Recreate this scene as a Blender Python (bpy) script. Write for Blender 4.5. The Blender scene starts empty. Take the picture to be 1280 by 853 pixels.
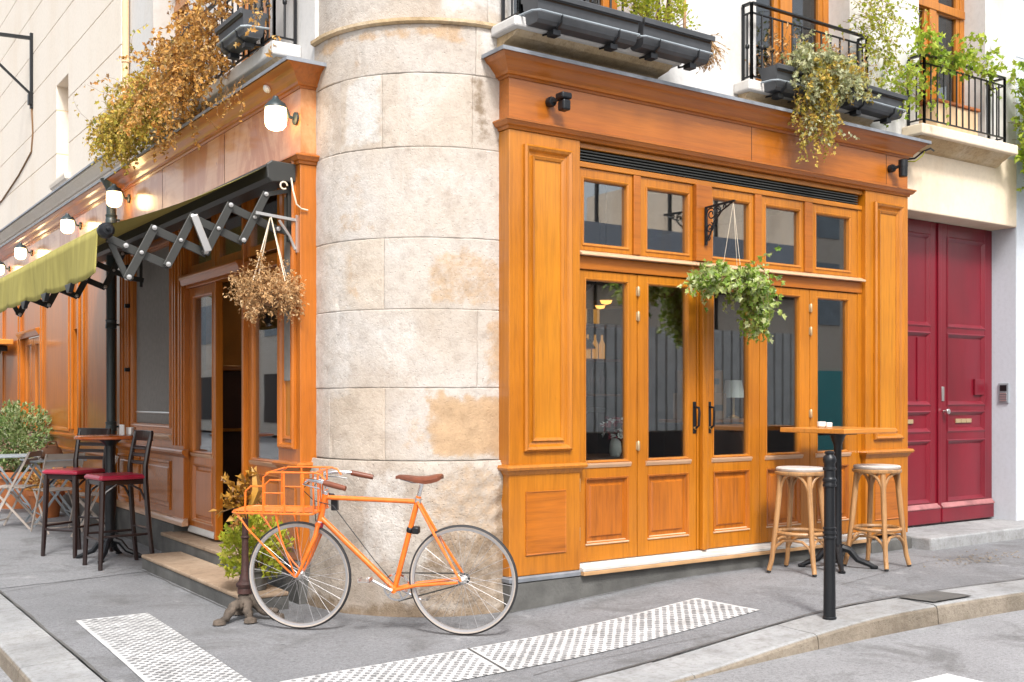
import bpy, bmesh, math, random
from mathutils import Vector, Matrix, noise
rnd = random.Random(7)
R = math.radians
C = bpy.context.scene.collection
sc = bpy.context.scene

# ------------------------------------------------------------------ object helpers
LOC = {}
def tag(o, label, cat, group=None, kind=None):
    if label: o['label'] = label
    if cat: o['category'] = cat
    if group: o['group'] = group
    if kind: o['kind'] = kind
    return o
def thing(name, label, cat, loc=(0, 0, 0), rz=0, group=None):
    o = bpy.data.objects.new(name, None); C.objects.link(o)
    o.empty_display_size = .2
    o.location = loc; o.rotation_euler = (0, 0, rz)
    LOC[o.name] = Vector(loc)
    return tag(o, label, cat, group)
def root_of(o):
    while o.parent: o = o.parent
    return o
def copy_tree(o, parent=None):
    c = o.copy(); C.objects.link(c); c.parent = parent
    for ch in o.children: copy_tree(ch, c)
    return c

class MB:
    """collects geometry, builds ONE mesh object"""
    def __init__(s): s.v = []; s.f = []; s.sm = []
    def add(s, vs, fs, smooth=False):
        n = len(s.v); s.v += [tuple(p) for p in vs]
        for f in fs: s.f.append([i + n for i in f]); s.sm.append(smooth)
    def box(s, x0, x1, y0, y1, z0, z1):
        if x0 > x1: x0, x1 = x1, x0
        if y0 > y1: y0, y1 = y1, y0
        s.add([(x0,y0,z0),(x1,y0,z0),(x1,y1,z0),(x0,y1,z0),(x0,y0,z1),(x1,y0,z1),(x1,y1,z1),(x0,y1,z1)],
              [(0,3,2,1),(4,5,6,7),(0,1,5,4),(1,2,6,5),(2,3,7,6),(3,0,4,7)])
    def fbox(s, sd, a0, a1, z0, z1, d0, d1):
        if sd == 'R': s.box(a0, a1, -d0, -d1, z0, z1)
        else: s.box(-d0, -d1, a0, a1, z0, z1)
    def bar(s, p, q, w, h, up=(0, 0, 1)):
        p, q = Vector(p), Vector(q); t = (q - p).normalized(); up = Vector(up)
        if abs(t.dot(up)) > .95: up = Vector((1, 0, 0))
        a = t.cross(up).normalized(); b = a.cross(t).normalized()
        vs = []
        for c in (p, q):
            for i, j in ((-1,-1),(1,-1),(1,1),(-1,1)): vs.append(c + a*i*w/2 + b*j*h/2)
        s.add(vs, [(0,3,2,1),(4,5,6,7),(0,1,5,4),(1,2,6,5),(2,3,7,6),(3,0,4,7)])
    def tube(s, pts, r, n=8, closed=False, cap=True, flat=None):
        pts = [Vector(p) for p in pts]; m = len(pts)
        rs = r if isinstance(r, (list, tuple)) else [r]*m
        nrm = None; rings = []
        for i, p in enumerate(pts):
            a = pts[i-1] if (i or closed) else pts[0]
            b = pts[(i+1) % m] if (i < m-1 or closed) else pts[-1]
            t = (b - a)
            t = t.normalized() if t.length > 1e-9 else Vector((0,0,1))
            if nrm is None:
                nrm = t.cross(Vector((0,0,1)))
                if nrm.length < .05: nrm = t.cross(Vector((1,0,0)))
                nrm.normalize()
            else:
                nrm = nrm - t*nrm.dot(t)
                nrm = nrm.normalized() if nrm.length > 1e-6 else t.orthogonal().normalized()
            bn = t.cross(nrm)
            k = flat or 1
            rings.append([p + (nrm*math.cos(2*math.pi*j/n) + bn*k*math.sin(2*math.pi*j/n))*rs[i] for j in range(n)])
        vs = [v for ring in rings for v in ring]; fs = []
        for i in range(m if closed else m-1):
            i2 = (i+1) % m
            for j in range(n):
                fs.append((i*n+j, i*n+(j+1) % n, i2*n+(j+1) % n, i2*n+j))
        if cap and not closed:
            fs.append(list(range(n))[::-1]); fs.append([(m-1)*n+j for j in range(n)])
        s.add(vs, fs, True)
    def lathe(s, prof, c=(0,0,0), n=20, axis=None, sx=1, sy=1):
        M = Matrix.Identity(3) if axis is None else Vector((0,0,1)).rotation_difference(Vector(axis)).to_matrix()
        c = Vector(c); vs = []; fs = []
        for (r, z) in prof:
            for j in range(n):
                a = 2*math.pi*j/n
                vs.append(c + M @ Vector((r*math.cos(a)*sx, r*math.sin(a)*sy, z)))
        for i in range(len(prof)-1):
            for j in range(n): fs.append((i*n+j, i*n+(j+1) % n, (i+1)*n+(j+1) % n, (i+1)*n+j))
        if prof[0][0] > 1e-5: fs.append(list(range(n))[::-1])
        if prof[-1][0] > 1e-5: fs.append([(len(prof)-1)*n+j for j in range(n)])
        s.add(vs, fs, True)
    def mould(s, path, prof, side=1, ends=True, zf=None):
        """profile [(outward d, z)] swept along a horizontal path [(x,y)] with mitres; outward = right of travel * side"""
        P = [Vector((p[0], p[1])) for p in path]; m = len(P); vs = []; k = len(prof)
        for i, p in enumerate(P):
            ns = []
            if i > 0: t = (P[i]-P[i-1]).normalized(); ns.append(Vector((t.y, -t.x))*side)
            if i < m-1: t = (P[i+1]-P[i]).normalized(); ns.append(Vector((t.y, -t.x))*side)
            if len(ns) == 1: o = ns[0]
            else: o = (ns[0]+ns[1]); o = o/(o.dot(ns[0]) or 1)
            zz = zf(p.x, p.y) if zf else 0
            for d, z in prof: vs.append((p.x+o.x*d, p.y+o.y*d, z+zz))
        fs = [(i*k+j, i*k+j+1, (i+1)*k+j+1, (i+1)*k+j) for i in range(m-1) for j in range(k-1)]
        fs += [(i*k+k-1, i*k, (i+1)*k, (i+1)*k+k-1) for i in range(m-1)]
        if ends: fs += [list(range(k)), [(m-1)*k+j for j in range(k)][::-1]]
        s.add(vs, fs)
    def rect(s, sd, a0, a1, z0, z1, prof, fill=None):
        """mitred rectangular moulding; prof [(inset t, d)], fill: d of a flat panel inside the last loop"""
        loops = []
        for t, d in prof:
            c = [(a0+t, z0+t), (a1-t, z0+t), (a1-t, z1-t), (a0+t, z1-t)]
            loops.append([((a, -d, z) if sd == 'R' else (-d, a, z)) for a, z in c])
        vs = [p for l in loops for p in l]; fs = []
        for i in range(len(loops)-1):
            for j in range(4): fs.append((i*4+j, i*4+(j+1) % 4, (i+1)*4+(j+1) % 4, (i+1)*4+j))
        if fill: n = (len(loops)-1)*4; fs.append((n, n+1, n+2, n+3))
        s.add(vs, fs)
    def leaf(s, p, d, up, L, W, fold=.25, kind=0):
        d = d.normalized(); sd = d.cross(up)
        if sd.length < 1e-4: sd = d.orthogonal()
        sd.normalize(); n = sd.cross(d)
        if kind == 0:
            s.add([p, p+d*L*.45+sd*W*.5+n*fold*W, p+d*L, p+d*L*.45-sd*W*.5+n*fold*W], [(0,1,2),(0,2,3)])
        else:
            o = lambda x, y, h=0: p+d*L*x+sd*W*y+n*h*W
            s.add([p, o(.05,.38,fold*.7), o(.34,.28,fold*.4), o(.55,.5,fold), o(.66,.2,fold*.3), o(1,0,-.1), o(.66,-.2,fold*.3), o(.55,-.5,fold), o(.34,-.28,fold*.4), o(.05,-.38,fold*.7), o(.4,0,0)],
                  [(10,0,1,2),(10,2,3,4),(10,4,5),(10,5,6),(10,6,7,8),(10,8,9,0)])
    def attr(s, o, name, vals):
        at = o.data.attributes.new(name, 'FLOAT', 'POINT'); at.data.foreach_set('value', vals)
    def build(s, name, m, parent=None, bevel=0, seg=2, recalc=True, smooth=None, kind=None, label=None):
        me = bpy.data.meshes.new(name)
        off = Vector((0,0,0))
        if parent: off = LOC.get(root_of(parent).name, off)
        vs = [(p[0]-off[0], p[1]-off[1], p[2]-off[2]) for p in s.v] if off.length else s.v
        me.from_pydata(vs, [], s.f)
        me.polygons.foreach_set('use_smooth', s.sm if smooth is None else [smooth]*len(s.f))
        me.update()
        if recalc:
            b = bmesh.new(); b.from_mesh(me); bmesh.ops.recalc_face_normals(b, faces=b.faces); b.to_mesh(me); b.free()
        o = bpy.data.objects.new(name, me); C.objects.link(o)
        if m: me.materials.append(m)
        if parent: o.parent = parent
        if any(s.sm) and smooth is None:
            try: me.set_sharp_from_angle(angle=R(40))
            except Exception: pass
        if bevel:
            bv = o.modifiers.new('bevel', 'BEVEL'); bv.width = bevel; bv.segments = seg
            bv.limit_method = 'ANGLE'; bv.angle_limit = R(50); bv.use_clamp_overlap = True
        if kind: o['kind'] = kind
        if label: o['label'] = label
        return o

# ------------------------------------------------------------------ materials
class NT:
    def __init__(s, name):
        s.m = bpy.data.materials.new(name); s.m.use_nodes = True
        s.t = s.m.node_tree; s.t.nodes.clear()
    def n(s, typ, props=None, **ins):
        nd = s.t.nodes.new('ShaderNode'+typ)
        for k, v in (props or {}).items(): setattr(nd, k, v)
        for k, v in ins.items():
            key = int(k[1:]) if k[0] == 'i' and k[1:].isdigit() else k.replace('_', ' ')
            sk = nd.inputs[key]
            if isinstance(v, bpy.types.NodeSocket): s.t.links.new(v, sk)
            else: sk.default_value = v
        return nd
    def ramp(s, fac, stops, interp='LINEAR'):
        nd = s.n('ValToRGB', Fac=fac); cr = nd.color_ramp; cr.interpolation = interp
        while len(cr.elements) < len(stops): cr.elements.new(.5)
        for e, (p, c) in zip(cr.elements, stops):
            e.position = p; e.color = (*c, 1) if len(c) == 3 else c
        return nd.outputs['Color']
    def mix(s, f, a, b, mode='MIX'):
        nd = s.n('Mix', {'data_type': 'RGBA', 'blend_type': mode})
        for k, v in ((0, f), (6, a), (7, b)):
            if isinstance(v, bpy.types.NodeSocket): s.t.links.new(v, nd.inputs[k])
            else: nd.inputs[k].default_value = v if k == 0 or len(v) == 4 else (*v, 1)
        return nd.outputs[2]
    def pos(s, scale=(1,1,1), src='Object', rot=(0,0,0)):
        tc = s.n('TexCoord')
        mp = s.n('Mapping'); s.t.links.new(tc.outputs[src], mp.inputs['Vector'])
        mp.inputs['Scale'].default_value = scale; mp.inputs['Rotation'].default_value = rot
        return mp.outputs['Vector']
    def noise(s, vec, scale, detail=4, rough=.55, dist=0):
        return s.n('TexNoise', Vector=vec, Scale=scale, Detail=detail, Roughness=rough, Distortion=dist).outputs['Fac']
    def bump(s, h, st=.3, d=.01):
        return s.n('Bump', Height=h, Strength=st, Distance=d).outputs['Normal']
    def out(s, sh, disp=None):
        o = s.n('OutputMaterial'); s.t.links.new(sh, o.inputs['Surface']); return s.m
    def pbr(s, **k): return s.n('BsdfPrincipled', **k).outputs[0]

def sc3(c, k): return tuple(min(1, x*k) for x in c)
def wood(name, base, axis='z', rough=.36, coat=.45, var=.2, streak=1):
    t = NT(name)
    S = {'z': (16,16,.8), 'x': (.8,16,16), 'y': (16,.8,16)}[axis]
    p = t.pos(S)
    g = t.noise(p, 2.2, 7, .62, .5)
    col = t.ramp(g, [(.25, sc3(base, 1-var*1.5)), (.5, base), (.75, sc3(base, 1+var*.7))])
    fine = t.noise(t.pos(tuple(x*3.2 for x in S)), 3, 3, .6)
    col = t.mix(.22*streak, col, t.ramp(fine, [(.35, (.55,.5,.42)), (.6, (1,1,1))]), 'MULTIPLY')
    big = t.noise(t.pos((1,1,1)), 1.1, 3)
    col = t.mix(.75, col, t.ramp(big, [(.28, (.72,.62,.55)), (.62, (1,1,1))]), 'MULTIPLY')
    gr = t.noise(t.pos((3,3,1.2)), 5, 8, .78, .4)
    col = t.mix(t.ramp(gr, [(.62, (0,0,0)), (.74, (.5,.5,.5))]), col, sc3(base, .35))
    rg = t.n('MapRange', Value=big, i3=rough-.06, i4=rough+.12).outputs[0]
    return t.out(t.pbr(Base_Color=col, Roughness=rg, Coat_Weight=coat, Coat_Roughness=.1, Normal=t.bump(fine, .10, .004)))
def plain(name, col, rough=.5, metal=0, coat=0, bump=0, bscale=60, var=0, vs=3, spec=.5):
    t = NT(name); c = (*col, 1)
    p = t.pos()
    if var:
        n = t.noise(p, vs, 5); c = t.ramp(n, [(.3, sc3(col, 1-var)), (.7, sc3(col, 1+var*.6))])
    k = dict(Base_Color=c, Roughness=rough, Metallic=metal, Coat_Weight=coat, Specular_IOR_Level=spec)
    if bump: k['Normal'] = t.bump(t.noise(p, bscale, 4), bump, .01)
    return t.out(t.pbr(**k))
def leafmat(name, stops, trans=.35, rough=.5):
    t = NT(name)
    rp = t.n('NewGeometry').outputs['Random Per Island']
    col = t.ramp(rp, stops)
    n = t.noise(t.pos(), 4, 2); col = t.mix(.45, col, t.ramp(n, [(.35, (.55,.55,.5)), (.65, (1.0,1.0,1.0))]), 'MULTIPLY')
    a = t.pbr(Base_Color=col, Roughness=rough, Specular_IOR_Level=.35)
    b = t.n('BsdfTranslucent', Color=col).outputs[0]
    return t.out(t.n('MixShader', Fac=trans, i1=a, i2=b).outputs[0])

M = {}
HON = (.44, .150, .0045); RED = (.38, .112, .006)
M['wood'] = wood('honey_wood', HON)
M['wood_gold'] = wood('golden_wood', (.50, .185, .006))
M['wood_x'] = wood('honey_wood_across', HON, 'x')
M['ledge'] = wood('painted_sheen_ledge', (.62,.40,.25), 'x', rough=.3)  # pale tone paints the sky's sheen on sills and nosings into the wood
M['ledge_y'] = wood('painted_sheen_ledge_y', (.58,.34,.20), 'y', rough=.3)  # same painted sky sheen, grain turned for the left facade
M['wood_red'] = wood('russet_wood', RED, 'x')
M['wood_dk'] = wood('panel_wood', (.40, .115, .005), 'z', var=.3)
M['wood_curl'] = wood('figured_wood', (.41, .12, .005), 'x', var=.3)
M['lwood'] = wood('left_wood', (.46, .135, .008), 'z', rough=.34, coat=.5)
M['lwood_y'] = wood('left_wood_across', (.42, .118, .007), 'y', rough=.34, coat=.5)
def fascia_mat():
    t = NT('worn_fascia')
    p = t.pos(); g = t.noise(t.pos((16,.8,16)), 2, 6, .6, .4)
    base = t.ramp(g, [(.3, (.54,.235,.09)), (.7, (.62,.30,.13))])
    w = t.noise(t.pos((1.2,1.2,.55)), 1.6, 6, .68, .8)
    col = t.mix(t.ramp(w, [(.47, (0,0,0)), (.57, (.85,.85,.85))]), base, (.40,.11,.012))
    w2 = t.noise(t.pos((3,3,1.4)), 2.6, 7, .7, .6)
    col = t.mix(t.ramp(w2, [(.63, (0,0,0)), (.68, (.8,.8,.8))]), col, (.26,.06,.02))
    return t.out(t.pbr(Base_Color=col, Roughness=t.n('MapRange', Value=w, i3=.22, i4=.45).outputs[0], Coat_Weight=.65, Coat_Roughness=.12))
M['fascia_l'] = fascia_mat()
M['iron'] = plain('black_iron', (.007,.008,.010), .38, .0, coat=0, bump=.15, bscale=40, spec=.4)
M['planter'] = plain('dark_plastic', (.055,.058,.064), .5, var=.25, vs=6)
M['grey_metal'] = plain('grey_metal', (.034,.034,.031), .45, .1, var=.15)
M['alu'] = plain('bright_metal', (.62,.6,.58), .32, .9)
M['rim'] = plain('dull_rim', (.40,.39,.395), .4, .7)
M['chrome'] = plain('chrome', (.75,.75,.76), .16, 1)
M['lead'] = plain('lead_sheet', (.22,.235,.26), .5, .2, var=.3, vs=8, bump=.2, bscale=20)
M['brass'] = plain('brass', (.72,.45,.14), .35, .9)
M['fir'] = plain('pale_hardware', (.45,.33,.19), .4, .4)
M['dark'] = plain('dark_void', (.012,.008,.006), .8)
M['granite_dk'] = plain('dark_plinth', (.10,.098,.092), .75, var=.35, vs=5, bump=.4, bscale=50)
M['marble'] = plain('pale_threshold', (.52,.50,.47), .5, var=.18, vs=4)
M['tan_edge'] = plain('tan_edge', (.46,.27,.13), .5, var=.2, vs=6)
def stone_mat(name, cols, bstr=.5, stain=1.0, dirt=(.32,.2,.1), isl=.25, attrs=False):
    t = NT(name); p = t.pos()
    n1 = t.noise(p, 1.5, 7, .62, .3); n2 = t.noise(p, 9, 8, .7); n3 = t.noise(p, 55, 5, .65)
    col = t.ramp(n1, [(.28, cols[0]), (.48, cols[1]), (.62, cols[2]), (.78, cols[3])])
    rp = t.n('NewGeometry').outputs['Random Per Island']
    col = t.mix(isl, col, t.ramp(rp, [(0, (.72,.66,.6)), (.5, (1,1,1)), (1, (1,.86,.66))]), 'MULTIPLY')
    col = t.mix(.45 if attrs else .55, col, t.ramp(n2, [(.3, (.6,.56,.52)), (.52, (1,1,1))]), 'MULTIPLY')
    st = t.noise(t.pos((2.2,2.2,.55)), 1.9, 8, .7, .5)
    col = t.mix(t.ramp(st, [(.56, (0,0,0)), (.74, (.8*stain,)*3)]), col, dirt)
    if attrs:
        for an, c_, st_ in (('pale', (.56,.54,.515), .8), ('tan', (.41,.27,.15), .9), ('soot', (.19,.135,.085), .95)):
            m_ = t.n('Attribute', {'attribute_name': an}).outputs['Fac']
            nn = t.noise(p, 17, 8, .78)
            e_ = t.n('Math', {'operation': 'MULTIPLY_ADD'}, i0=nn, i1=1.6, i2=-.8).outputs[0]
            e_ = t.n('Math', {'operation': 'ADD'}, i0=m_, i1=e_).outputs[0]
            k_ = t.n('MapRange', {'clamp': True}, Value=e_, i1=.28, i2=.72, i3=0.0, i4=1.0).outputs[0]
            k_ = t.n('Math', {'operation': 'MULTIPLY', 'use_clamp': True}, i0=k_, i1=t.n('Math', {'operation': 'MULTIPLY_ADD'}, i0=m_, i1=.6*st_, i2=.4*st_).outputs[0]).outputs[0]
            k_ = t.n('Math', {'operation': 'MULTIPLY'}, i0=k_, i1=t.n('MapRange', {'clamp': True}, Value=m_, i1=.0, i2=.12, i3=0.0, i4=1.0).outputs[0]).outputs[0]
            col = t.mix(k_, col, t.mix(.5, c_, t.ramp(n2, [(.3, sc3(c_, .6)), (.65, sc3(c_, 1.2))])))
    pits = t.n('TexVoronoi', Vector=p, Scale=38).outputs['Distance']
    pm = t.ramp(pits, [(.0, (0,0,0)), (.22, (1,1,1))])
    col = t.mix(.16 if attrs else .3, col, t.ramp(t.noise(p, 30, 4, .7), [(.36, (.45,.4,.36)), (.5, (1,1,1))]), 'MULTIPLY')
    h = t.mix(.5, n2, n3); h = t.mix(.25, h, pm)
    return t.out(t.pbr(Base_Color=col, Roughness=.85, Normal=t.bump(h, bstr, .02), Specular_IOR_Level=.25))
M['stone'] = stone_mat('pale_limestone', [(.40,.34,.28),(.46,.41,.36),(.50,.465,.43),(.42,.335,.25)], .7, .25, attrs=True, isl=.34)
M['stone_lo'] = stone_mat('rough_limestone', [(.30,.25,.20),(.41,.36,.31),(.47,.435,.39),(.35,.265,.18)], 1, .4, dirt=(.2,.14,.09), attrs=True)
M['mortar'] = plain('mortar', (.19,.14,.095), .9)
M['sill_stone'] = stone_mat('stained_sill_stone', [(.45,.32,.18),(.5,.37,.22),(.58,.47,.33),(.36,.24,.12)], .6)
def plaster(name, col, dirt=.25, warm=(.8,.66,.5)):
    t = NT(name); p = t.pos()
    n = t.noise(t.pos((1,1,.45)), 1.4, 6, .6); f = t.noise(p, 26, 6, .7)
    c = t.mix(t.ramp(n, [(.45, (0,0,0)), (.75, (dirt*2,)*3)]), col, tuple(a*b for a, b in zip(col, warm)))
    c = t.mix(.18, c, t.ramp(f, [(.35, (.6,.6,.6)), (.55, (1,1,1))]), 'MULTIPLY')
    return t.out(t.pbr(Base_Color=c, Roughness=.9, Normal=t.bump(f, .25, .004), Specular_IOR_Level=.2))
M['plaster'] = plaster('white_plaster', (.58,.57,.555), .35)
M['plaster_beige'] = plaster('beige_plaster', (.72,.61,.47), .35, (.75,.6,.45))
M['cream'] = plaster('cream_ashlar', (.72,.66,.58), .12)
M['whitewall'] = plaster('cool_white_paint', (.52,.555,.605), .1)
def asphalt(name, c0, c1, crack=.0):
    t = NT(name); p = t.pos()
    a = t.noise(p, .9, 6, .6, .4); f = t.noise(p, 120, 2, .6); m = t.noise(p, 38, 5, .75)
    col = t.ramp(a, [(.3, c0), (.7, c1)])
    col = t.mix(.45, col, t.ramp(f, [(.32, (.45,.45,.45)), (.5, (1,1,1)), (.7, (1.35,1.35,1.35))]), 'MULTIPLY')
    col = t.mix(.6, col, t.ramp(m, [(.33, (.5,.5,.5)), (.5, (1,1,1)), (.68, (1.2,1.2,1.2))]), 'MULTIPLY')
    s = t.noise(p, 1.7, 8, .72, .6)
    col = t.mix(t.ramp(s, [(.52, (0,0,0)), (.66, (.6,.6,.6))]), col, (.085,.083,.08))
    l = t.noise(t.pos((1,1,1), rot=(0,0,.7)), 2.6, 6, .7)
    col = t.mix(t.ramp(l, [(.60, (0,0,0)), (.72, (.4,.4,.4))]), col, (.42,.42,.42))
    vd = t.n('TexVoronoi', Vector=p, Scale=3.1, Randomness=1.0).outputs['Distance']
    col = t.mix(t.ramp(vd, [(.035, (.7,.7,.7)), (.05, (0,0,0))]), col, (.07,.07,.07))
    return t.out(t.pbr(Base_Color=col, Roughness=.8, Normal=t.bump(t.mix(.5, f, m), .6, .01), Specular_IOR_Level=.3))
M['pave'] = asphalt('pavement_asphalt', (.155,.157,.164), (.222,.225,.234))
M['pave2'] = asphalt('newer_asphalt', (.185,.188,.196), (.25,.253,.262))
M['road'] = asphalt('road_asphalt', (.21,.21,.215), (.29,.29,.3))
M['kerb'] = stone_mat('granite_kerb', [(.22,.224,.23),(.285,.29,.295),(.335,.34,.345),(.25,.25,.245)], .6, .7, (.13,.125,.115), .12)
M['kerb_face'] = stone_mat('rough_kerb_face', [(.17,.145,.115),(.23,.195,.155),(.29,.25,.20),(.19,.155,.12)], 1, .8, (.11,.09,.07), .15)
M['step'] = stone_mat('tan_step_stone', [(.27,.20,.14),(.34,.25,.175),(.40,.305,.22),(.21,.15,.105)], .5, .9, (.10,.065,.045), .2)
M['white_stud'] = plain('white_resin', (.55,.55,.545), .65, var=.35, vs=5)
M['paint_white'] = plain('road_paint', (.7,.7,.69), .7, var=.2, vs=7, bump=.2)
M['tac_base'] = plain('grey_resin', (.25,.25,.255), .7, var=.4, vs=5)  # grey lozenges laid over the white tactile sheet
def redpaint():
    t = NT('carriage_red_paint'); p = t.pos()
    n = t.noise(t.pos((2,2,.6)), 1.3, 5, .6); col = t.ramp(n, [(.3, (.115,.002,.009)), (.7, (.185,.003,.014))])
    ch = t.noise(p, 7, 8, .75); col = t.mix(t.ramp(ch, [(.70, (0,0,0)), (.725, (1,1,1))]), col, (.62,.45,.42))
    return t.out(t.pbr(Base_Color=col, Roughness=.36, Coat_Weight=.35, Coat_Roughness=.2, Normal=t.bump(n, .15, .01)))
M['red'] = redpaint()
M['kick'] = plain('worn_kick_paint', (.33,.13,.13), .6, var=.4, vs=8)
def fabric(name, col):
    t = NT(name)
    p = t.pos((1,1,1)); w = t.n('TexWave', {'wave_type': 'BANDS', 'bands_direction': 'Y'}, Vector=p, Scale=90, Distortion=.4, Detail=1).outputs['Fac']
    n = t.noise(t.pos((1,4,1)), 3, 4); c = t.ramp(n, [(.3, sc3(col, .82)), (.7, sc3(col, 1.12))])
    c = t.mix(.15, c, t.ramp(w, [(.2, (.7,.7,.7)), (.6, (1,1,1))]), 'MULTIPLY')
    a = t.pbr(Base_Color=c, Roughness=.85, Specular_IOR_Level=.15); b = t.n('BsdfTranslucent', Color=c).outputs[0]
    return t.out(t.n('MixShader', Fac=.06, i1=a, i2=b).outputs[0])
M['olive'] = fabric('olive_canvas', (.36,.315,.095))
M['blind'] = plain('grey_blind', (.20,.185,.17), .8, var=.12, vs=20, bump=.1, bscale=200)
def glass(name, ior=.17, tint=(.85,.88,.87)):
    t = NT(name)
    fc = t.n('LayerWeight', Blend=.5).outputs['Facing']
    p5 = t.n('Math', {'operation': 'POWER'}, i0=fc, i1=5.0).outputs[0]
    f = t.n('Math', {'operation': 'MULTIPLY_ADD'}, i0=p5, i1=1-ior, i2=ior).outputs[0]
    nz = t.noise(t.pos(), 1.6, 2)
    g = t.n('BsdfGlossy', Color=(.95,.97,1,1), Roughness=.015, Normal=t.bump(nz, .02, .01)).outputs[0]
    tr = t.n('BsdfTransparent', Color=(*tint, 1)).outputs[0]
    return t.out(t.n('MixShader', Fac=f, i1=tr, i2=g).outputs[0])
M['glass'] = glass('window_glass')
M['glass_dark'] = glass('upper_glass', .10, (.5,.52,.52))
def emit(name, col, st, base=(.8,.8,.8)):
    t = NT(name); return t.out(t.pbr(Base_Color=(*base, 1), Roughness=.3, Emission_Color=(*col, 1), Emission_Strength=st))
M['bulb'] = emit('lit_opal_glass', (1,.66,.30), 5)
M['bottle'] = emit('glowing_amber_glass', (1,.45,.1), .25, (.4,.18,.03))  # emission puts the shelf's amber glow into the bottles themselves
M['amber'] = emit('amber_lamp', (1,.42,.09), 1.5, (.5,.25,.06))
M['bike'] = plain('orange_enamel', (.76,.155,.008), .36, 0, coat=.5, var=.22, vs=22)
M['rubber'] = plain('tyre_rubber', (.02,.02,.022), .7)
M['gum'] = plain('gum_sidewall', (.36,.31,.27), .7)
M['leather'] = plain('brown_leather', (.16,.045,.02), .45, var=.3, vs=12, bump=.1)
M['cherry'] = wood('dark_cherry', (.016,.006,.005), 'z', rough=.3, coat=.4)
M['seat_red'] = plain('red_leather', (.30,.012,.035), .38, coat=.2, var=.15)
M['table_red'] = wood('red_table_wood', (.50,.12,.02), 'x', rough=.25)
M['table_top'] = wood('orange_table_wood', (.62,.25,.04), 'x', rough=.35)
M['bent'] = wood('pale_bentwood', (.42,.23,.095), 'z', rough=.4, coat=.3, var=.35)
M['cane'] = plain('grey_seat', (.50,.45,.41), .6, var=.15, vs=30, bump=.2, bscale=200)
M['slat'] = plain('weathered_slats', (.36,.31,.27), .7, var=.25)
M['zinc'] = plain('zinc_top', (.30,.34,.37), .5, .2, var=.2)
M['terra'] = plain('terracotta', (.42,.14,.045), .8, var=.3, bump=.2)
M['pipe'] = plain('drainpipe_paint', (.028,.042,.045), .4)
M['driftwood'] = plain('rusty_cast_iron', (.11,.085,.065), .85, var=.6, vs=18, bump=.9, bscale=30)
M['rust'] = plain('rusty_brown_iron', (.05,.018,.014), .6, var=.6, vs=12, bump=.4)
M['hoard'] = plain('grey_boards', (.74,.72,.68), .6, var=.15)
M['strap'] = plain('rope', (.7,.6,.46), .8)
M['white'] = plain('white_ceramic', (.8,.8,.78), .3)
M['bag'] = plain('brown_canvas', (.22,.10,.05), .8, var=.3, bump=.3)
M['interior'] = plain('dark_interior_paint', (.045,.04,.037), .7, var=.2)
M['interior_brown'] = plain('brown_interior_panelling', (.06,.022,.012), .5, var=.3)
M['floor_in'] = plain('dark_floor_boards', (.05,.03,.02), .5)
M['mustard'] = plain('mustard_paint', (.42,.19,.035), .6, var=.2)
M['tan_wall'] = plaster('tan_reveal', (.72,.52,.32), .2)
M['teal'] = plain('teal_paint', (.08,.42,.42), .5)
M['opp'] = plaster('opposite_render', (.78,.68,.57), .2)
M['leaf_dry'] = leafmat('dry_leaves', [(0,(.58,.30,.07)),(.3,(.70,.40,.11)),(.6,(.46,.20,.045)),(.85,(.78,.54,.22)),(1,(.20,.10,.045))], .3, .7)
M['leaf_mix'] = leafmat('yellowing_leaves', [(0,(.48,.40,.06)),(.3,(.66,.48,.10)),(.55,(.34,.32,.05)),(.8,(.68,.42,.09)),(1,(.16,.18,.04))], .3)
M['leaf_lime'] = leafmat('lime_leaves', [(0,(.36,.42,.03)),(.4,(.50,.50,.05)),(.7,(.26,.34,.03)),(1,(.60,.52,.10))], .4)
M['leaf_green'] = leafmat('fresh_green_leaves', [(0,(.20,.34,.04)),(.35,(.36,.50,.09)),(.6,(.52,.60,.20)),(.8,(.66,.70,.42)),(1,(.14,.26,.035))], .45, .34)
M['leaf_grey'] = leafmat('greygreen_leaves', [(0,(.36,.40,.20)),(.35,(.56,.58,.38)),(.6,(.44,.42,.12)),(.8,(.62,.62,.42)),(1,(.22,.26,.08))], .35)
M['leaf_ivy'] = leafmat('ivy_leaves', [(0,(.24,.38,.03)),(.4,(.40,.52,.05)),(.7,(.54,.60,.09)),(1,(.14,.24,.03))], .45)
M['leaf_bush'] = leafmat('bush_leaves', [(0,(.10,.18,.05)),(.4,(.22,.32,.10)),(.75,(.36,.44,.20)),(1,(.48,.52,.32))], .3)
M['leaf_straw'] = leafmat('straw_sprays', [(0,(.54,.31,.13)),(.4,(.66,.43,.21)),(.7,(.38,.19,.07)),(1,(.76,.56,.33))], .3, .8)
M['leaf_gold'] = leafmat('gold_dead_leaves', [(0,(.34,.15,.015)),(.5,(.50,.26,.04)),(1,(.14,.05,.012))], .15, .5)
M['stem'] = plain('stems', (.20,.11,.05), .8)
M['soil'] = plain('soil', (.04,.025,.015), .9, bump=.5)

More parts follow.
